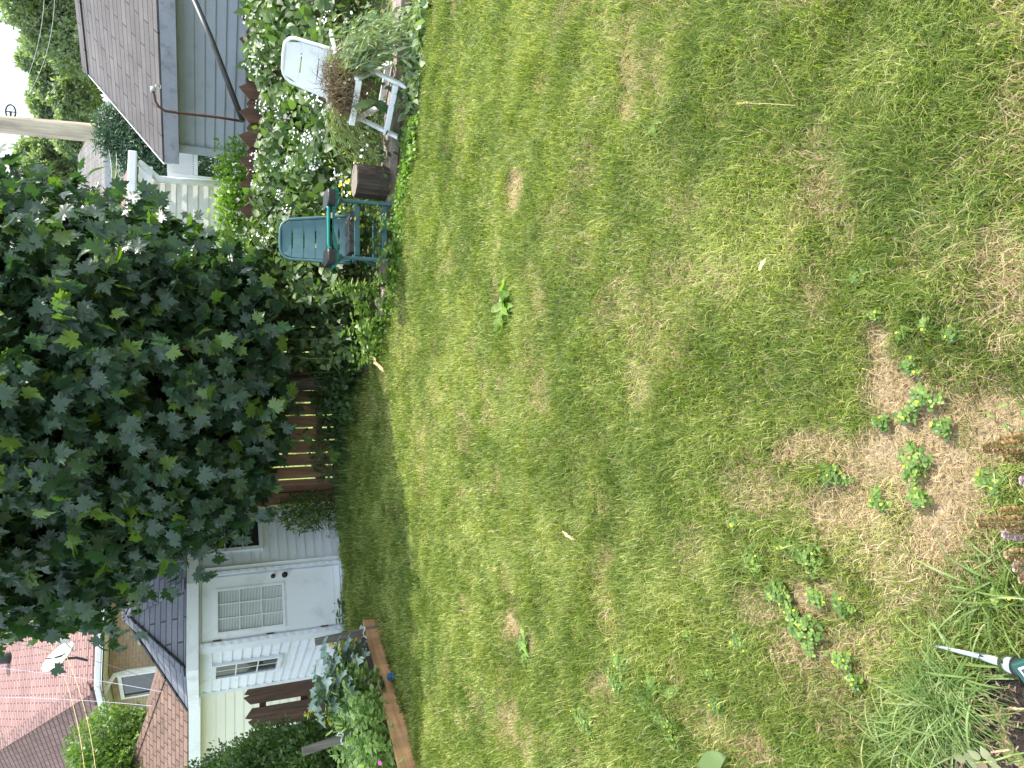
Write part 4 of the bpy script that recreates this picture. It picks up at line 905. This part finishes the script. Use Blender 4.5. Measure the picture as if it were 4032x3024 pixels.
L1 = [('low leafy weed under the green chair', 1.5, 6.62, .33, .055), ('climbing weed in front of the green chair crossbar', 1.35, 6.36, .30, .06), ('leafy weed left of the green chair leg', 1.12, 6.6, .34, .055), ('broad-leaved sapling left of the spiky weed', .62, 7.1, .5, .085), ('leafy weed with thin stalks at the left end of the border', .35, 7.25, .45, .06), ('pale leafy weed at the lawn edge left of the sleepers', .78, 6.9, .28, .06), ('dark weed at the foot of the maple trunk', .25, 8.3, .35, .07)]
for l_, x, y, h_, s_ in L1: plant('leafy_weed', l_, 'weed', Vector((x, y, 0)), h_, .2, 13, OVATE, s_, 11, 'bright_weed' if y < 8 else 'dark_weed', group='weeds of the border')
# one thin climber up the chair seat
plant('climbing_weed', 'single thin climbing stalk rising in front of the green chair seat', 'weed', Vector((1.47, 6.28, 0)), .62, .03, 3, OVATE, .05, 9, 'bright_weed', sw=.004, sag=.05)
# low edge cover
for l_, x0, x1, n, col in (('low lime-green ground cover along the lawn edge by the green chair', .3, 2.3, 2600, 'bright_weed'), ('wilted broad leaves strewn along the lawn edge by the white chair', 2.4, 3.7, 900, 'pale_weed')):
    X = x0+(x1-x0)*rng.random(n); Yb = np.interp(X, EX, EY); P = np.c_[X, Yb+rng.normal(.0, .10, n), .02+.05*rng.random(n)]
    o = foliage('ground_cover', P, M[col], None, ROUND if col[0] == 'b' else OVATE, .032 if col[0] == 'b' else .075, .7, None, 0, .4, .05); tag(o, l_, 'ground cover', kind='stuff')
n = 5200; X = -.9+5.6*rng.random(n); Yb = np.interp(X, EX, EY); P = np.c_[X, Yb+.15+rng.random(n)*(9.1-Yb-.15), .02+.16*rng.random(n)]
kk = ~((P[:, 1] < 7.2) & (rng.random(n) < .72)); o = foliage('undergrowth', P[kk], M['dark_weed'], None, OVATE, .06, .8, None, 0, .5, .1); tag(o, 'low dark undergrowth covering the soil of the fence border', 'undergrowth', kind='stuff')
n = 3800; a = rng.random(n)*6.283; X = -1.9+2.6*rng.random(n); Yv = 8.6+.7*rng.random(n)
o = leaves('tall_shade_grass', strip(4, .018, .9), np.c_[X, Yv, 0*X], np.c_[np.cos(a)*.5, np.sin(a)*.5, 1+0*a]*rng.random((n, 1))+rv(n, .25)+[0, 0, .3], np.c_[np.cos(a), np.sin(a), -.3+0*a], .08+.16*rng.random(n), M['long_grass'], None); tag(o, 'tall uncut grass in the shade along the fence under the maple', 'grass', kind='stuff')

# ------------------------------------------------------------ raised vegetable bed (left)
rb_ = thing('raised_bed', 'raised vegetable bed framed by fresh orange-brown pine boards', 'raised bed', BA)
side_n = Vector((-BD.y, BD.x, 0)); side_n = side_n if side_n.x < 0 else -side_n
far_ = BA+BD*-.02; near_ = BB+BD*.8
mb = MB(); mb.hexa([far_, near_, near_+side_n*.04, far_+side_n*.04, far_+Z*.135, near_+Z*.20, near_+side_n*.04+Z*.20, far_+side_n*.04+Z*.135]); mb.build('front_board', M['new_wood'], rb_, bevel=.004)
ba2 = G(1462, 2485, 0)+Vector((0, .1, 0)); bb2 = G(1425, 2700, 0)+Vector((-.2, .25, 0)); sn2 = Vector((0, -1, 0))
mb = MB(); mb.hexa([ba2, bb2, bb2+Vector((0, .04, 0)), ba2+Vector((0, .04, 0)), ba2+Z*.13, bb2+Z*.13, bb2+Vector((0, .04, .13)), ba2+Vector((0, .04, .13))]); mb.build('back_board', M['new_wood'], rb_, bevel=.004)
# soil in the bed
mb = MB(); mb.add([BA+side_n*.05+Z*.07, near_+side_n*.05+Z*.1, near_+side_n*1.9+Z*.1, bb2+Vector((-.4, 0, .08)), ba2+Z*.07], [(0, 1, 2, 3, 4)]); mb.build('soil', M['soil'], rb_)
stk = [((1432, 2488, 7.36), (1240, 2528, 7.36), 'weathered grey wooden stake at the far corner of the raised bed'), ((1345, 2908, 6.45), (1190, 2960, 6.45), 'weathered grey wooden stake among the pea plants near the cedar hedge')]
for a, b, l_ in stk:
    p, q = D(*a), D(*b); tk = thing('wooden_stake', l_, 'stake', V3(p, 0), 'stakes in the raised bed'); mb = MB(); p2 = p+(p-q).normalized()*(p.z+.02)*1.0; mb.bar(p2, q, .075, .03, (1, .3, 0)); mb.build('post', M['grey_wood'], tk, bevel=.004)
    mb = MB(); mb.tube([p+Vector((.05*math.cos(t), .035*math.sin(t), .012*math.sin(t*3))) for t in np.linspace(0, 12.5, 30)], .006, 6); mb.tube([p+Vector((.04, -.03, 0)), p+Vector((.06, -.05, .05)), p+Vector((.09, -.05, .03))], .005, 5)
    if 'corner' in l_: mb.tube([p+Vector((-.03, -.03, 0)), p+Vector((-.12, -.1, -.07))], .005, 5)
    mb.build('string', M['string'], tk)
# kale
def kale(label, loc, n, L, h):
    th = thing('kale_plant', label, 'kale', loc, 'kale plants in the raised bed'); loc = np3(loc)
    mb = MB(); mb.tube([loc, loc+np.array([0, 0, h])], .014, 6); mb.build('stalk', M['stem_green'], th)
    tv, tt = strip(12, .30, 1.1, .0, .3); tv = tv.copy()
    k = np.arange(len(tv))//3; edge_ = (np.arange(len(tv)) % 3) != 1
    tv[edge_, 2] += .085*np.sin(k[edge_]*2.6+(np.arange(len(tv))[edge_] % 3)); tv[edge_, 0] *= 1+.28*np.sin(k[edge_]*3.7); tv[:6, 0] *= .15
    a = np.arange(n)*2.4+rng.random(n)*.5; hh_ = h*(.3+.7*np.arange(n)/n); P = loc+np.c_[0*a, 0*a, hh_]; el = .15+.8*np.arange(n)/n
    Dv = np.c_[np.cos(a), np.sin(a), el]; N = np.c_[-np.cos(a)*.5, -np.sin(a)*.5, 1+0*a]+rv(n, .2)
    leaves('leaves', (tv, tt), P, Dv, N, L*(.75+.4*rng.random(n)), M['kale'], th)
kale('ruffled blue-green kale plant nearest the yellow-leaved stem', D(1440, 2610, 6.95)*1, 15, .30, .34)
kale('tall blue-green kale plant with the largest pale leaf toward the camera', D(1440, 2700, 6.75)*1, 16, .34, .46)
kale('low grey-green kale plant leaning over the front board', D(1455, 2570, 7.0), 10, .22, .16)
plant('yellowing_plant', 'yellowing leafy stem standing between stake and kale', 'plant', D(1430, 2560, 7.35), .52, .16, 6, OVATE, .10, 9, 'yellow_leaf', start=.5)
plant('yellowing_plant', 'small yellow-tipped stem above the pea plants in front of the old fence panel', 'plant', D(1440, 2790, 7.0), .66, .12, 3, OVATE, .07, 9, 'yellow_leaf', start=.72)
pl = [('pea plant full of pods right beside the kale', 1390, 2790, 6.75), ('pea plant in the middle of the bed below the stake', 1400, 2880, 6.55), ('pea plant with a magenta flower at the bottom edge of the picture', 1420, 2970, 6.3), ('pea plant hanging over the nearest part of the front board', 1430, 3040, 6.2), ('pea plant behind the others against the cedar hedge', 1380, 2950, 6.8)]
for i, (l_, x, y, yy) in enumerate(pl):
    loc = D(x, y, yy); loc.z = .08
    th = plant('pea_plant', l_, 'pea plant', loc, .72, .30, 38, OVATE, .068, 30, 'pea', group='pea plants in the raised bed', sag=.3, start=.1, base=.25, sw=.005)
    for q in range(18): leaves('pod', strip(5, .10, .6, 0), (np3(loc)+rv(1, .14)+np.array([.05, -.12, .36])), rv(1, .3)+np.array([0, 0, -1]), rv(1, .5)+np.array([0, -1, 0]), .08, M['pea'], th, .8+.2*rng.random(1))
    if 'magenta' in l_: blossoms('flower', np3(D(1497, 3003, 5.85))[None], .04, M['pink_petal'], th)
plant('nasturtium', 'small trailing plant with two pale leaves hanging over the board beside the blue rag', 'plant', G(1555, 2690)+Vector((.0, .0, .1)), .14, .16, 7, ROUND, .055, 4, 'vine_leaf')
mb = MB(); c_ = G(1535, 2665, .06); mb.box(c_, (.05, .06, .05), (BD, side_n, Z)); mb.box(c_+Vector((.02, -.03, -.03)), (.07, .04, .03), ((BD+Z*.3).normalized(), side_n, (Z-BD*.3).normalized())); o = mb.build('blue_rag', M['blue_cloth'], None, bevel=.012); tag(o, 'small blue rag caught on the front board of the raised bed', 'rag')
# weeds by the shed door
plant('leafy_weed', 'thin weed growing in front of the shed door, right of the raised bed corner', 'weed', G(1385, 2395), .3, .13, 6, SLIM, .11, 7, 'dark_weed', group='weeds by the shed', upn=.3)
plant('leafy_weed', 'low weed at the shed doorstep', 'weed', G(1390, 2330), .12, .2, 12, OVATE, .05, 5, 'dark_weed', group='weeds by the shed')
plant('leafy_weed', 'wispy weed against the shed wall beneath its right window', 'weed', G(1362, 2060), .42, .2, 9, SLIM, .05, 12, 'dark_weed', group='weeds by the shed')

# ------------------------------------------------------------ cedar hedge and other background greenery
def bushcloud(th, name, blobs, n, tmpl, size, mat, k0=.4, up=.5, droop=-.3, nz=.6):
    w_ = np.array([b[3]*b[4]*b[5] for b in blobs])**.7; w_ /= w_.sum(); Ps = []; Os = []
    for b, q in zip(blobs, w_):
        m_ = int(n*q)+1; u = unit(m_); kx = (k0+(1-k0)*rng.random(m_))**.6; wob = 1+.16*np.sin(u[:, 0]*7+b[0])*np.sin(u[:, 2]*6+b[2])+.10*np.sin(u[:, 1]*15+u[:, 2]*11)
        Ps.append(np.array(b[:3])+u*np.array(b[3:6])*(kx*wob)[:, None]); Os.append(u)
    P = np.concatenate(Ps); O = np.concatenate(Os); g_ = P[:, 2] > .02; P, O = P[g_], O[g_]
    # small clumps: shrink towards cluster centres
    cidx = rng.integers(0, len(P), len(P)//14); cc = P[cidx]; a = rng.integers(0, len(cc), len(P)); 
    rn = np.clip(vnoise(P[:, 0]*2, P[:, 2]*2+P[:, 1], 1.3, 51)*.6+.5*rng.random(len(P)), 0, 1)
    return foliage(name, P, mat, th, tmpl, size, up, O, .8, nz, droop, rn)
hg = thing('cedar_hedge', 'bushy green cedar hedge at the far left beside the cream garage', 'hedge', (-4.9, 7.8, 0))
bl = []
for x, y, yy, r in ((1060, 3050, 7.6, .45), (1180, 3030, 7.5, .42), (950, 3110, 7.9, .45), (1030, 3000, 8.3, .36), (1130, 2970, 8.2, .34), (1240, 2950, 8.0, .34), (860, 3130, 8.3, .45), (1300, 3010, 7.5, .42), (1330, 2930, 8.0, .34), (950, 3200, 7.6, .6), (1200, 3200, 7.2, .7)):
    p = D(x, y, yy); bl.append((p.x, p.y, p.z, r, r, r*.9))
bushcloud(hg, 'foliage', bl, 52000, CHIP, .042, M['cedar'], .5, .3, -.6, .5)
mb = MB()
for b in bl[:5]: mb.tube([(b[0], b[1], 0), (b[0], b[1], b[2])], [.04, .02], 6)
mb.build('stems', M['bark'], hg)
tj = thing('thuja', 'feathery light green cedar in front of the brick house wall', 'cedar', D(700, 2960, 14.5)); bl = []
for x, y, r in ((450, 2930, .75), (520, 2990, .8), (430, 3000, .7), (560, 2900, .5), (600, 3040, .9), (480, 3100, .9), (700, 3060, 1.0), (800, 3000, 1.0)):
    p = D(x, y, 15.6); bl.append((p.x, p.y, p.z, r, r, r))
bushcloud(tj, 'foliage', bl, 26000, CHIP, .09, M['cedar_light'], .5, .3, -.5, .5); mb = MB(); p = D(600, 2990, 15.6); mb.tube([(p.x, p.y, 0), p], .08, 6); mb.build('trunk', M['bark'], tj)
fhd = thing('leafy_hedge', 'sunny yellow-green hedge beyond the fence below the beige building', 'hedge', D(900, 800, 11.6)); bl = []
for y in range(600, 1120, 50): p = D(900, y, 11.6); bl.append((p.x, p.y, p.z-.45, .3, .35, .62+.05*math.sin(y)))
bushcloud(fhd, 'foliage', bl, 6500, OVATE, .07, M['bright_weed'], .5)
mb = MB(); [mb.tube([(b[0], b[1], 0), (b[0], b[1], b[2])], .015, 5) for b in bl]; mb.build('stems', M['twig'], fhd)
def fartree(label, Y, blobs, n, size, mat='far_leaf', name='tree', tk=None):
    p0 = D(*blobs[0][:2], Y); th = thing(name, label, 'tree', (p0.x, Y, 0), 'trees beyond the garages'); bl = []
    for x, y, r in blobs:
        p = D(x, y, Y); s_ = Y/(cT-(x-2016)/F*sT)/F; bl.append((p.x, p.y+random.uniform(-1, 1)*r*s_, p.z, r*s_, r*s_, r*s_*.9))
    bushcloud(th, 'crown', bl, n, CHIP, size, M[mat], .55, .4, 0, .8)
    mb = MB(); c0 = Vector(bl[0][:3]); base = Vector((sum(b[0] for b in bl)/len(bl), Y, 0)); top_ = max(b[2] for b in bl); fork = Vector((base.x, Y, min(b[2] for b in bl)*.55)); mb.tube([base, fork], [.35, .25], 8)
    for b in bl: c_ = Vector(b[:3]); mb.tube([fork, fork.lerp(c_, .5)+Z*.3, c_], [.18, .1, .03], 6)
    mb.build('trunk', M['bark'], th, smooth=True); return th
fartree('tall far tree with loose pale foliage above the grey garage roof, nearest the picture corner', 42, [(250, 60, 150), (170, 90, 110), (90, 20, 90), (280, 170, 110), (60, -60, 100), (200, -100, 150), (330, 60, 80)], 30000, .22)
fartree('rounded far tree above the middle of the grey garage roof', 46, [(250, 300, 110), (180, 230, 70), (300, 400, 90), (190, 330, 60), (150, 180, 60), (110, 250, 35)], 22000, .23)
fartree('lower far tree just right of the utility pole', 48, [(270, 480, 90), (180, 430, 55), (150, 400, 35), (300, 560, 80), (330, 430, 90)], 15000, .23)
fartree('far tree between the utility pole and the maple', 50, [(200, 590, 65), (120, 610, 50), (260, 650, 80), (80, 650, 35), (180, 700, 75), (140, 760, 60)], 17000, .24)
fartree('far tree mostly hidden behind the maple', 52, [(220, 860, 110), (260, 980, 130), (330, 1120, 120), (350, 1300, 130), (380, 1500, 150), (400, 1750, 160)], 14000, .3)
spx = D(520, 560, 19.5); sc_ = thing('spruce', 'dense blue-green spruce between the grey garage and the beige building', 'tree', (spx.x, 19.5, 0)); bl = []
for x, y, r in ((430, 470, .35), (470, 510, .55), (520, 540, .7), (570, 590, .8), (620, 620, .85), (680, 640, .9), (760, 640, .9), (430, 560, .35), (640, 520, 1.0)):
    p = D(x, y, 19.5); bl.append((p.x, p.y, p.z, r, r, r))
bushcloud(sc_, 'foliage', bl, 26000, SLIM, .11, M['spruce'], .5, .2, .3, .5); mb = MB(); mb.tube([(spx.x, 19.5, 0), spx], [.12, .05], 8); mb.build('trunk', M['bark'], sc_)

# ------------------------------------------------------------ plants and litter in the lawn
DOCK = strip(9, .15, .9, .045, .1)
def dock(label, x, y, n, L, flat=.25, ys=1.0, mat='dock'):
    loc = G(x, y); th = thing('dock_plant', label, 'weed', loc, 'broad-leaved weeds in the lawn'); a = np.arange(n)*2.4+rng.random(n)*.6
    Dv = np.c_[np.cos(a)*ys, np.sin(a)/ys, flat+.35*rng.random(n)]; N = np.c_[-np.cos(a)*.4, -np.sin(a)*.4, 1+0*a]+rv(n, .25)
    leaves('leaves', DOCK, np3(loc)+rv(n, .03)*np.array([1, 1, 0])+np.array([0, 0, .02]), Dv, N, L*(.6+.5*rng.random(n)), M[mat], th); return th
dock('large bright green dock plant standing alone in the middle of the lawn', 2010, 1215, 24, .19, .35, 1.5)
dock('dock plant with toothed leaves beside the bare strip near the raised bed', 2075, 2540, 13, .12, .2, 1.5)
dock('flat weed with long pale leaves in the lower left part of the lawn', 2600, 2700, 8, .13, .05, 1.3)
dock('small weed rosette in the lawn below the two chairs', 2560, 500, 8, .07, .1)
dock('small pale weed rosette right of the toothed dock plant', 2115, 2270, 6, .06, .2)
dock('tiny weed rosette at the right edge of the dry patch', 3990, 1590, 5, .028, .2)
CL = [(2010, 860, 35, 30, 'largest clover clump at the top of the dry patch'), (1985, 1000, 27, 45, 'long clover clump in the centre of the dry patch'), (1810, 1025, 35, 24, 'clover clump with yellow flowers on the left arm of the dry patch'),
      (1750, 1360, 38, 38, 'large clover clump near the lawn bottom left'), (1760, 1205, 26, 30, 'clover clump in dry grass between two larger bare spots'), (1690, 1280, 28, 25, 'clover clump beside the pale bare spot'),
      (2050, 925, 22, 22, 'round clover clump at the lower edge of the dry patch'), (2160, 1040, 35, 30, 'clover clump next to the mint flowers'), (1635, 1210, 24, 30, 'thin clover clump at the upper end of the row'),
      (1400, 1510, 25, 35, 'clover clump below the pale long-leaved weed')]
CS = [(1970, 900, 20, 15), (1915, 912, 15, 12), (1980, 790, 18, 20), (1993, 1075, 20, 20), (1910, 1080, 20, 22), (1715, 1180, 30, 20), (1775, 1290, 18, 20), (1825, 1420, 25, 18), (1610, 1385, 18, 20), (1830, 1305, 20, 20), (2070, 720, 20, 20), (1965, 720, 15, 15), (2015, 700, 15, 15),
      (1905, 680, 12, 12), (1545, 1450, 15, 15), (1460, 1590, 15, 20), (1270, 1555, 20, 25), (1870, 600, 18, 18), (1350, 1430, 18, 25), (1500, 1370, 12, 15), (1860, 1470, 15, 15), (1340, 1470, 20, 25), (1720, 1320, 12, 12), (1600, 1130, 15, 15), (2175, 1290, 20, 18), (1450, 1560, 18, 20), (1560, 1520, 12, 15)]
def clover(x, y, rx, ry, label=None):
    x, y, rx, ry = [v*1.8228 for v in (x, y, rx, ry)]; c_ = G(x, y); a1 = (G(x+rx, y)-G(x-rx, y)).length/2; b1 = (G(x, y+ry)-G(x, y-ry)).length/2
    th = thing('clover_clump', label or 'small clover clump dotted with yellow flowers in the lawn', 'clover', c_, 'clover clumps in the lawn')
    n = int(np.clip(a1*b1*3.14*13000, 40, 800)); u = rng.random(n)**.5; an = rng.random(n)*6.283; lob = 1+.25*np.sin(an*3+x)+.15*np.sin(an*5+y); r_ = u*lob
    P = np.c_[c_.x+np.cos(an)*b1*r_, c_.y+np.sin(an)*a1*r_, .012+.018*(1-u*u)+.012*rng.random(n)]
    Ps, Ds, Ns = [], [], []; n0 = rv(n, .3)+np.array([0, -.15, 1]); a0 = rng.random(n)*6.283
    for k in range(3): aa = a0+k*2.094; Ps.append(P); Ds.append(np.c_[np.cos(aa), np.sin(aa), .1+0*aa]); Ns.append(n0)
    leaves('leaflets', ROUND, np.concatenate(Ps), np.concatenate(Ds), np.concatenate(Ns), .0095, M['clover'], th, np.tile(rng.random(n), 3))
    k = max(2, n//60); j = rng.integers(0, n, k); blossoms('flowers', P[j]+np.array([0, 0, .012]), .0065, M['yellow_petal'], th, face=(0, -.2, 1))
for q in CL: clover(*q)
for q in CS: clover(*q)
# fallen leaf scraps, sticks and seed stalks
def scrap(label, x, y, x2, y2, wd, mat='straw', z=.05, name='dry_leaf', cat='leaf'):
    a, b = np3(G(x, y, z)), np3(G(x2, y2, z)); L = np.linalg.norm(b-a)
    o = leaves(name, strip(6, wd/L/1.6, .5, .03), a[None], (b-a)[None], np.array([[0, 0, 1.]])+rv(1, .2), L, M[mat], None, np.array([.7])); return tag(o, label, cat)
scrap('dry beige leaf lying in the lawn left of centre', 2215, 2090, 2255, 2135, .016, 'straw')
scrap('small dry brown leaf lying in the lawn right of centre', 2990, 1065, 3010, 1008, .012, 'straw')
scrap('pale birch-bark strip on the shady lawn edge near the maple', 1465, 1395, 1492, 1475, .05, 'straw', .1, 'bark_strip', 'bark strip')
scrap('broad green leaf poking in at the bottom edge of the lawn', 2770, 3050, 2830, 2970, .07, 'vine_leaf', .06, 'green_leaf')
def seedstalk(label, pts, r=.003):
    r *= .3
    mb = MB(); P = [G(x, y, z) for x, y, z in pts]; mb.tube(P, r, 5)
    th = thing('seed_stalk', label, 'seed stalk', P[0], 'grass seed stalks in the lawn'); mb.build('stalk', M['straw'], th)
    k = 16; t = np.linspace(.6, 1, k); P2 = np.array([np3(P[0].lerp(P[-1], float(q))) for q in t])
    j = np.minimum((t*(len(P)-1)).astype(int), len(P)-2); P2 = np.array([np3(P[i].lerp(P[i+1], float(q*(len(P)-1)-i))) for i, q in zip(j, t)])
    d_ = np3(P[-1]-P[0]); leaves('seeds', SLIM, P2, nrm(d_[None])+rv(k, .5), rv(k, .5)+np.array([0, 0, 1]), .009, M['straw'], th, rng.random(k))
seedstalk('straw-coloured seed stalk curving at the bottom left of the lawn', [(3060, 3010, .03), (2990, 2960, .09), (2935, 2915, .14)], .0035)
seedstalk('thin seed stalk lying across the right part of the lawn', [(3130, 415, .05), (3020, 408, .08), (2900, 405, .1)])
seedstalk('thin bent seed stalk at the upper right of the lawn', [(3130, 395, .04), (3080, 300, .1), (3045, 240, .14)])
seedstalk('pale seed stalk beside the lower dry patch', [(3110, 2740, .04), (3060, 2640, .1), (3030, 2560, .13)])
seedstalk('short seed stalk left of the small brown leaf', [(2350, 1190, .03), (2390, 1130, .08), (2440, 1090, .1)], .002)
# long grass tufts round the soil corner
def tuft(label, x, y, n, L, wd=.02, lean=.7, dirx=0, diry=0, mat='long_grass'):
    loc = G(x, y); a = rng.random(n)*6.283; lz = .35+.7*rng.random(n); Dv = np.c_[np.cos(a)*lean+dirx, np.sin(a)*lean+diry, lz]; N = np.c_[-np.cos(a)*.6, -np.sin(a)*.6, .8+0*a]+rv(n, .3)
    P = np3(loc)+rv(n, .035)*np.array([1, 1, 0]); S = L*(.5+.6*rng.random(n)); tv, tt = strip(7, wd*.62, 1.5, 0, .05)
    o = leaves('grass_tuft', (tv, tt), P, Dv, N, S, M[mat], None, rng.random(n)); return tag(o, label, 'grass tuft', 'long grass tufts')
tuft('big tuft of long coarse grass between mint and solar light', 3920, 2370, 90, .17, .022)
tuft('tuft of long grass above the mint flowers, nearest the big clover', 3980, 2200, 60, .13, .022, diry=.3)
tuft('broad-bladed grass tuft beside the steel spike', 3770, 2660, 80, .16, .026, diry=-.2)
tuft('fine long grass tuft hanging over the bare soil', 3690, 2740, 190, .20, .011, .6, .15, -.6)
tuft('second fine grass tuft hanging over the bare soil', 3700, 2800, 130, .18, .010, .6, .2, -.7)
tuft('grass tuft at the bottom left soil edge', 3580, 2880, 150, .15, .014, .7, 0, -.3)
tuft('single coarse grass tuft left of the bare soil', 3520, 2930, 70, .17, .024)
tuft('long grass tuft at the bottom left corner of the lawn', 3150, 2970, 80, .14, .014)
tuft('grass tuft right at the soil corner edge', 3580, 3000, 120, .14, .014, .7, .2, -.3)
tuft('sparse long grass tuft right of the dry patch', 3760, 900, 110, .13, .014)
tuft('sparse dark grass tuft near the right picture edge', 3600, 160, 160, .12, .014)
# mint in front
def mint(label, x, y, L, ln=.9, pink=.3):
    tip = D(x, y, .80+.08*random.random()); th = thing('mint_stem', label, 'mint', V3(tip, 0), 'mint flower spikes'); L *= .85; base = V3(tip+Vector((.02, -.22, 0)), 0)
    mb = MB(); mid = tip.lerp(base, .5)+Vector((0, -.02, 0)); mb.tube([base, mid, tip], [.0035, .003, .001], 6); mb.build('stem', M['stem_green'], th)
    dz = (mid-tip).normalized(); n = int(L*6500); t = rng.random(n); an = rng.random(n)*6.283; rad = .0075*np.sqrt(np.clip(t*3, .1, 1))*(1-.2*np.sin(t*40))
    a_ = np3(dz.orthogonal().normalized()); b_ = np.cross(np3(dz), a_); P = np3(tip)+np3(dz)*(t*L)[:, None]+(a_*np.cos(an)[:, None]+b_*np.sin(an)[:, None])*rad[:, None]
    O = a_*np.cos(an)[:, None]+b_*np.sin(an)[:, None]; leaves('flower_spike', ROUND, P, O-np3(dz)*.4, -np3(dz)+rv(n, .5), .004+.0025*rng.random(n), M['mint_flower'], th, np.clip(pink+rng.normal(0, .16, n), 0, 1))
    k = 8; an = rng.random(k)*6.283; P = np3(tip)+np3(dz)*(L+.02+.05*np.arange(k)/k*3)[:, None]; leaves('leaves', OVATE, P, np.c_[np.cos(an), np.sin(an), .2+0*an], np.tile([0, 0, 1.], (k, 1))+rv(k, .2), .035, M['vine_leaf'], th)
for l_, x, y, L, pk in (('tan withered mint spike farthest left', 3865, 1762, .075, .15), ('short golden mint spike beside the first', 3930, 1740, .05, .05), ('golden mint spike behind the short one', 3950, 1800, .05, .05), ('golden bushy mint spike near the picture edge', 3985, 1730, .06, .05), ('long tan mint spike in the middle', 3848, 2058, .085, .2),
                        ('golden mint spike right of the long tan one', 3935, 2020, .05, .08), ('golden mint spike at the picture edge, centre', 3960, 2075, .05, .08), ('bright pink-purple mint spike', 3948, 2103, .08, .9), ('purple mint spike at the picture edge', 4008, 2062, .06, .8), ('tan mint spike below the purple one', 3960, 2185, .06, .25),
                        ('pinkish tan mint spike lower down', 3990, 2235, .06, .45), ('lowest mint spike at the picture edge', 4012, 2280, .05, .4), ('tiny pink mint tip at the picture edge', 4018, 1895, .04, .75)):
    mint(l_, x, y, L, pink=pk)
# solar stake light lying in the grass
s0, s1, s2, s3 = G(3672, 2540, .03), G(3860, 2582, .035), G(3955, 2608, .04), G(4003, 2622, .045)
sl = thing('solar_light', 'stainless solar garden light lying in the grass at the soil edge', 'garden light', s2)
mb = MB(); mb.tube([s0, s0.lerp(s1, .1), s1], [.0015, .004, .008], 12); mb.build('spike', M['steel'], sl, smooth=True)
mb = MB(); mb.tube([s1, s1.lerp(s2, .1), s2], [.008, .011, .012], 16); mb.build('sleeve', M['steel'], sl, smooth=True)
mb = MB(); mb.tube([s2, s3], [.021, .021], 24); mb.build('tube', M['steel'], sl, smooth=True)
dd_ = (s3-s2).normalized(); mb = MB(); mb.tube([s3, s3+dd_*.02], [.022, .021], 24); mb.build('collar', M['black'], sl, smooth=True)
hc_ = G(4190, 2690, .10); ux = (Vector((.75, .55, .0))).normalized(); nz_ = Vector((-.1, -.35, .93)).normalized(); uy = nz_.cross(ux).normalized(); ux = uy.cross(nz_)
mb = MB(); mb.box(hc_, (.13, .13, .018), (ux, uy, nz_)); mb.box(hc_-nz_*.018, (.10, .10, .02), (ux, uy, nz_)); mb.build('cap', M['bottle_green'], sl, bevel=.005)
mb = MB(); mb.box(hc_+nz_*.0095, (.108, .108, .004), (ux, uy, nz_)); mb.build('cap_rim', M['dish'], sl)
mb = MB(); mb.box(hc_+nz_*.012, (.10, .10, .004), (ux, uy, nz_)); mb.build('solar_panel', M['solar'], sl)
# rose shoot and litter on the soil
rs = thing('rose_shoot', 'small rose shoot with olive leaflets at the very bottom corner on bare soil', 'rose', G(3960, 2990))
mb = MB(); mb.tube([G(4060, 2960, .05), G(3980, 2975, .09), G(3900, 3000, .10), G(3830, 3005, .10)], .0022, 6); mb.tube([G(4060, 2985, .05), G(3960, 3010, .08)], .002, 6); mb.build('stem', M['stem_green'], rs)
lf = [(3800, 2990, -.3, .9), (3830, 2975, -.6, .7), (3850, 3020, .2, .9), (3880, 3005, -.6, .3), (3895, 2990, .7, .6), (3925, 3010, .2, 1), (3862, 2985, .1, .6), (3940, 3020, -.5, .5), (3885, 3030, -.3, -.8)]
P = np.array([np3(G(x, y, .10)) for x, y, _, _ in lf]); Dv = np.array([[a, b, .15] for _, _, a, b in lf]); leaves('leaflets', OVATE, P, Dv, np.tile([0, -.3, 1.], (len(lf), 1))+rv(len(lf), .2), .028, M['rose'], rs, np.array([.2, .4, .3, .9, .5, .2, .6, .4, 1]))
n = 420; P = np.array([np3(G(3680+340*a, 2700+330*b, .015)) for a, b in rng.random((n, 2))]); o = leaves('mulch', SLIM, P, np.c_[unit(n)[:, :2], rng.normal(0, .1, n)], np.tile([0, 0, 1.], (n, 1))+rv(n, .3), .006+.014*rng.random(n)**2, M['root'], None, rng.random(n)*.6); tag(o, 'dry bark and straw crumbs scattered on the dark bed soil', 'mulch', kind='stuff')
scrap('thin pale twig on the bare soil', 3975, 2785, 4040, 2798, .004, 'straw', .03, 'dry_twig', 'twig')
scrap('thin reddish twig lying beside the rose shoot', 3900, 2962, 3975, 2952, .004, 'root', .03, 'dry_twig', 'twig')
print('objects', len(bpy.data.objects))
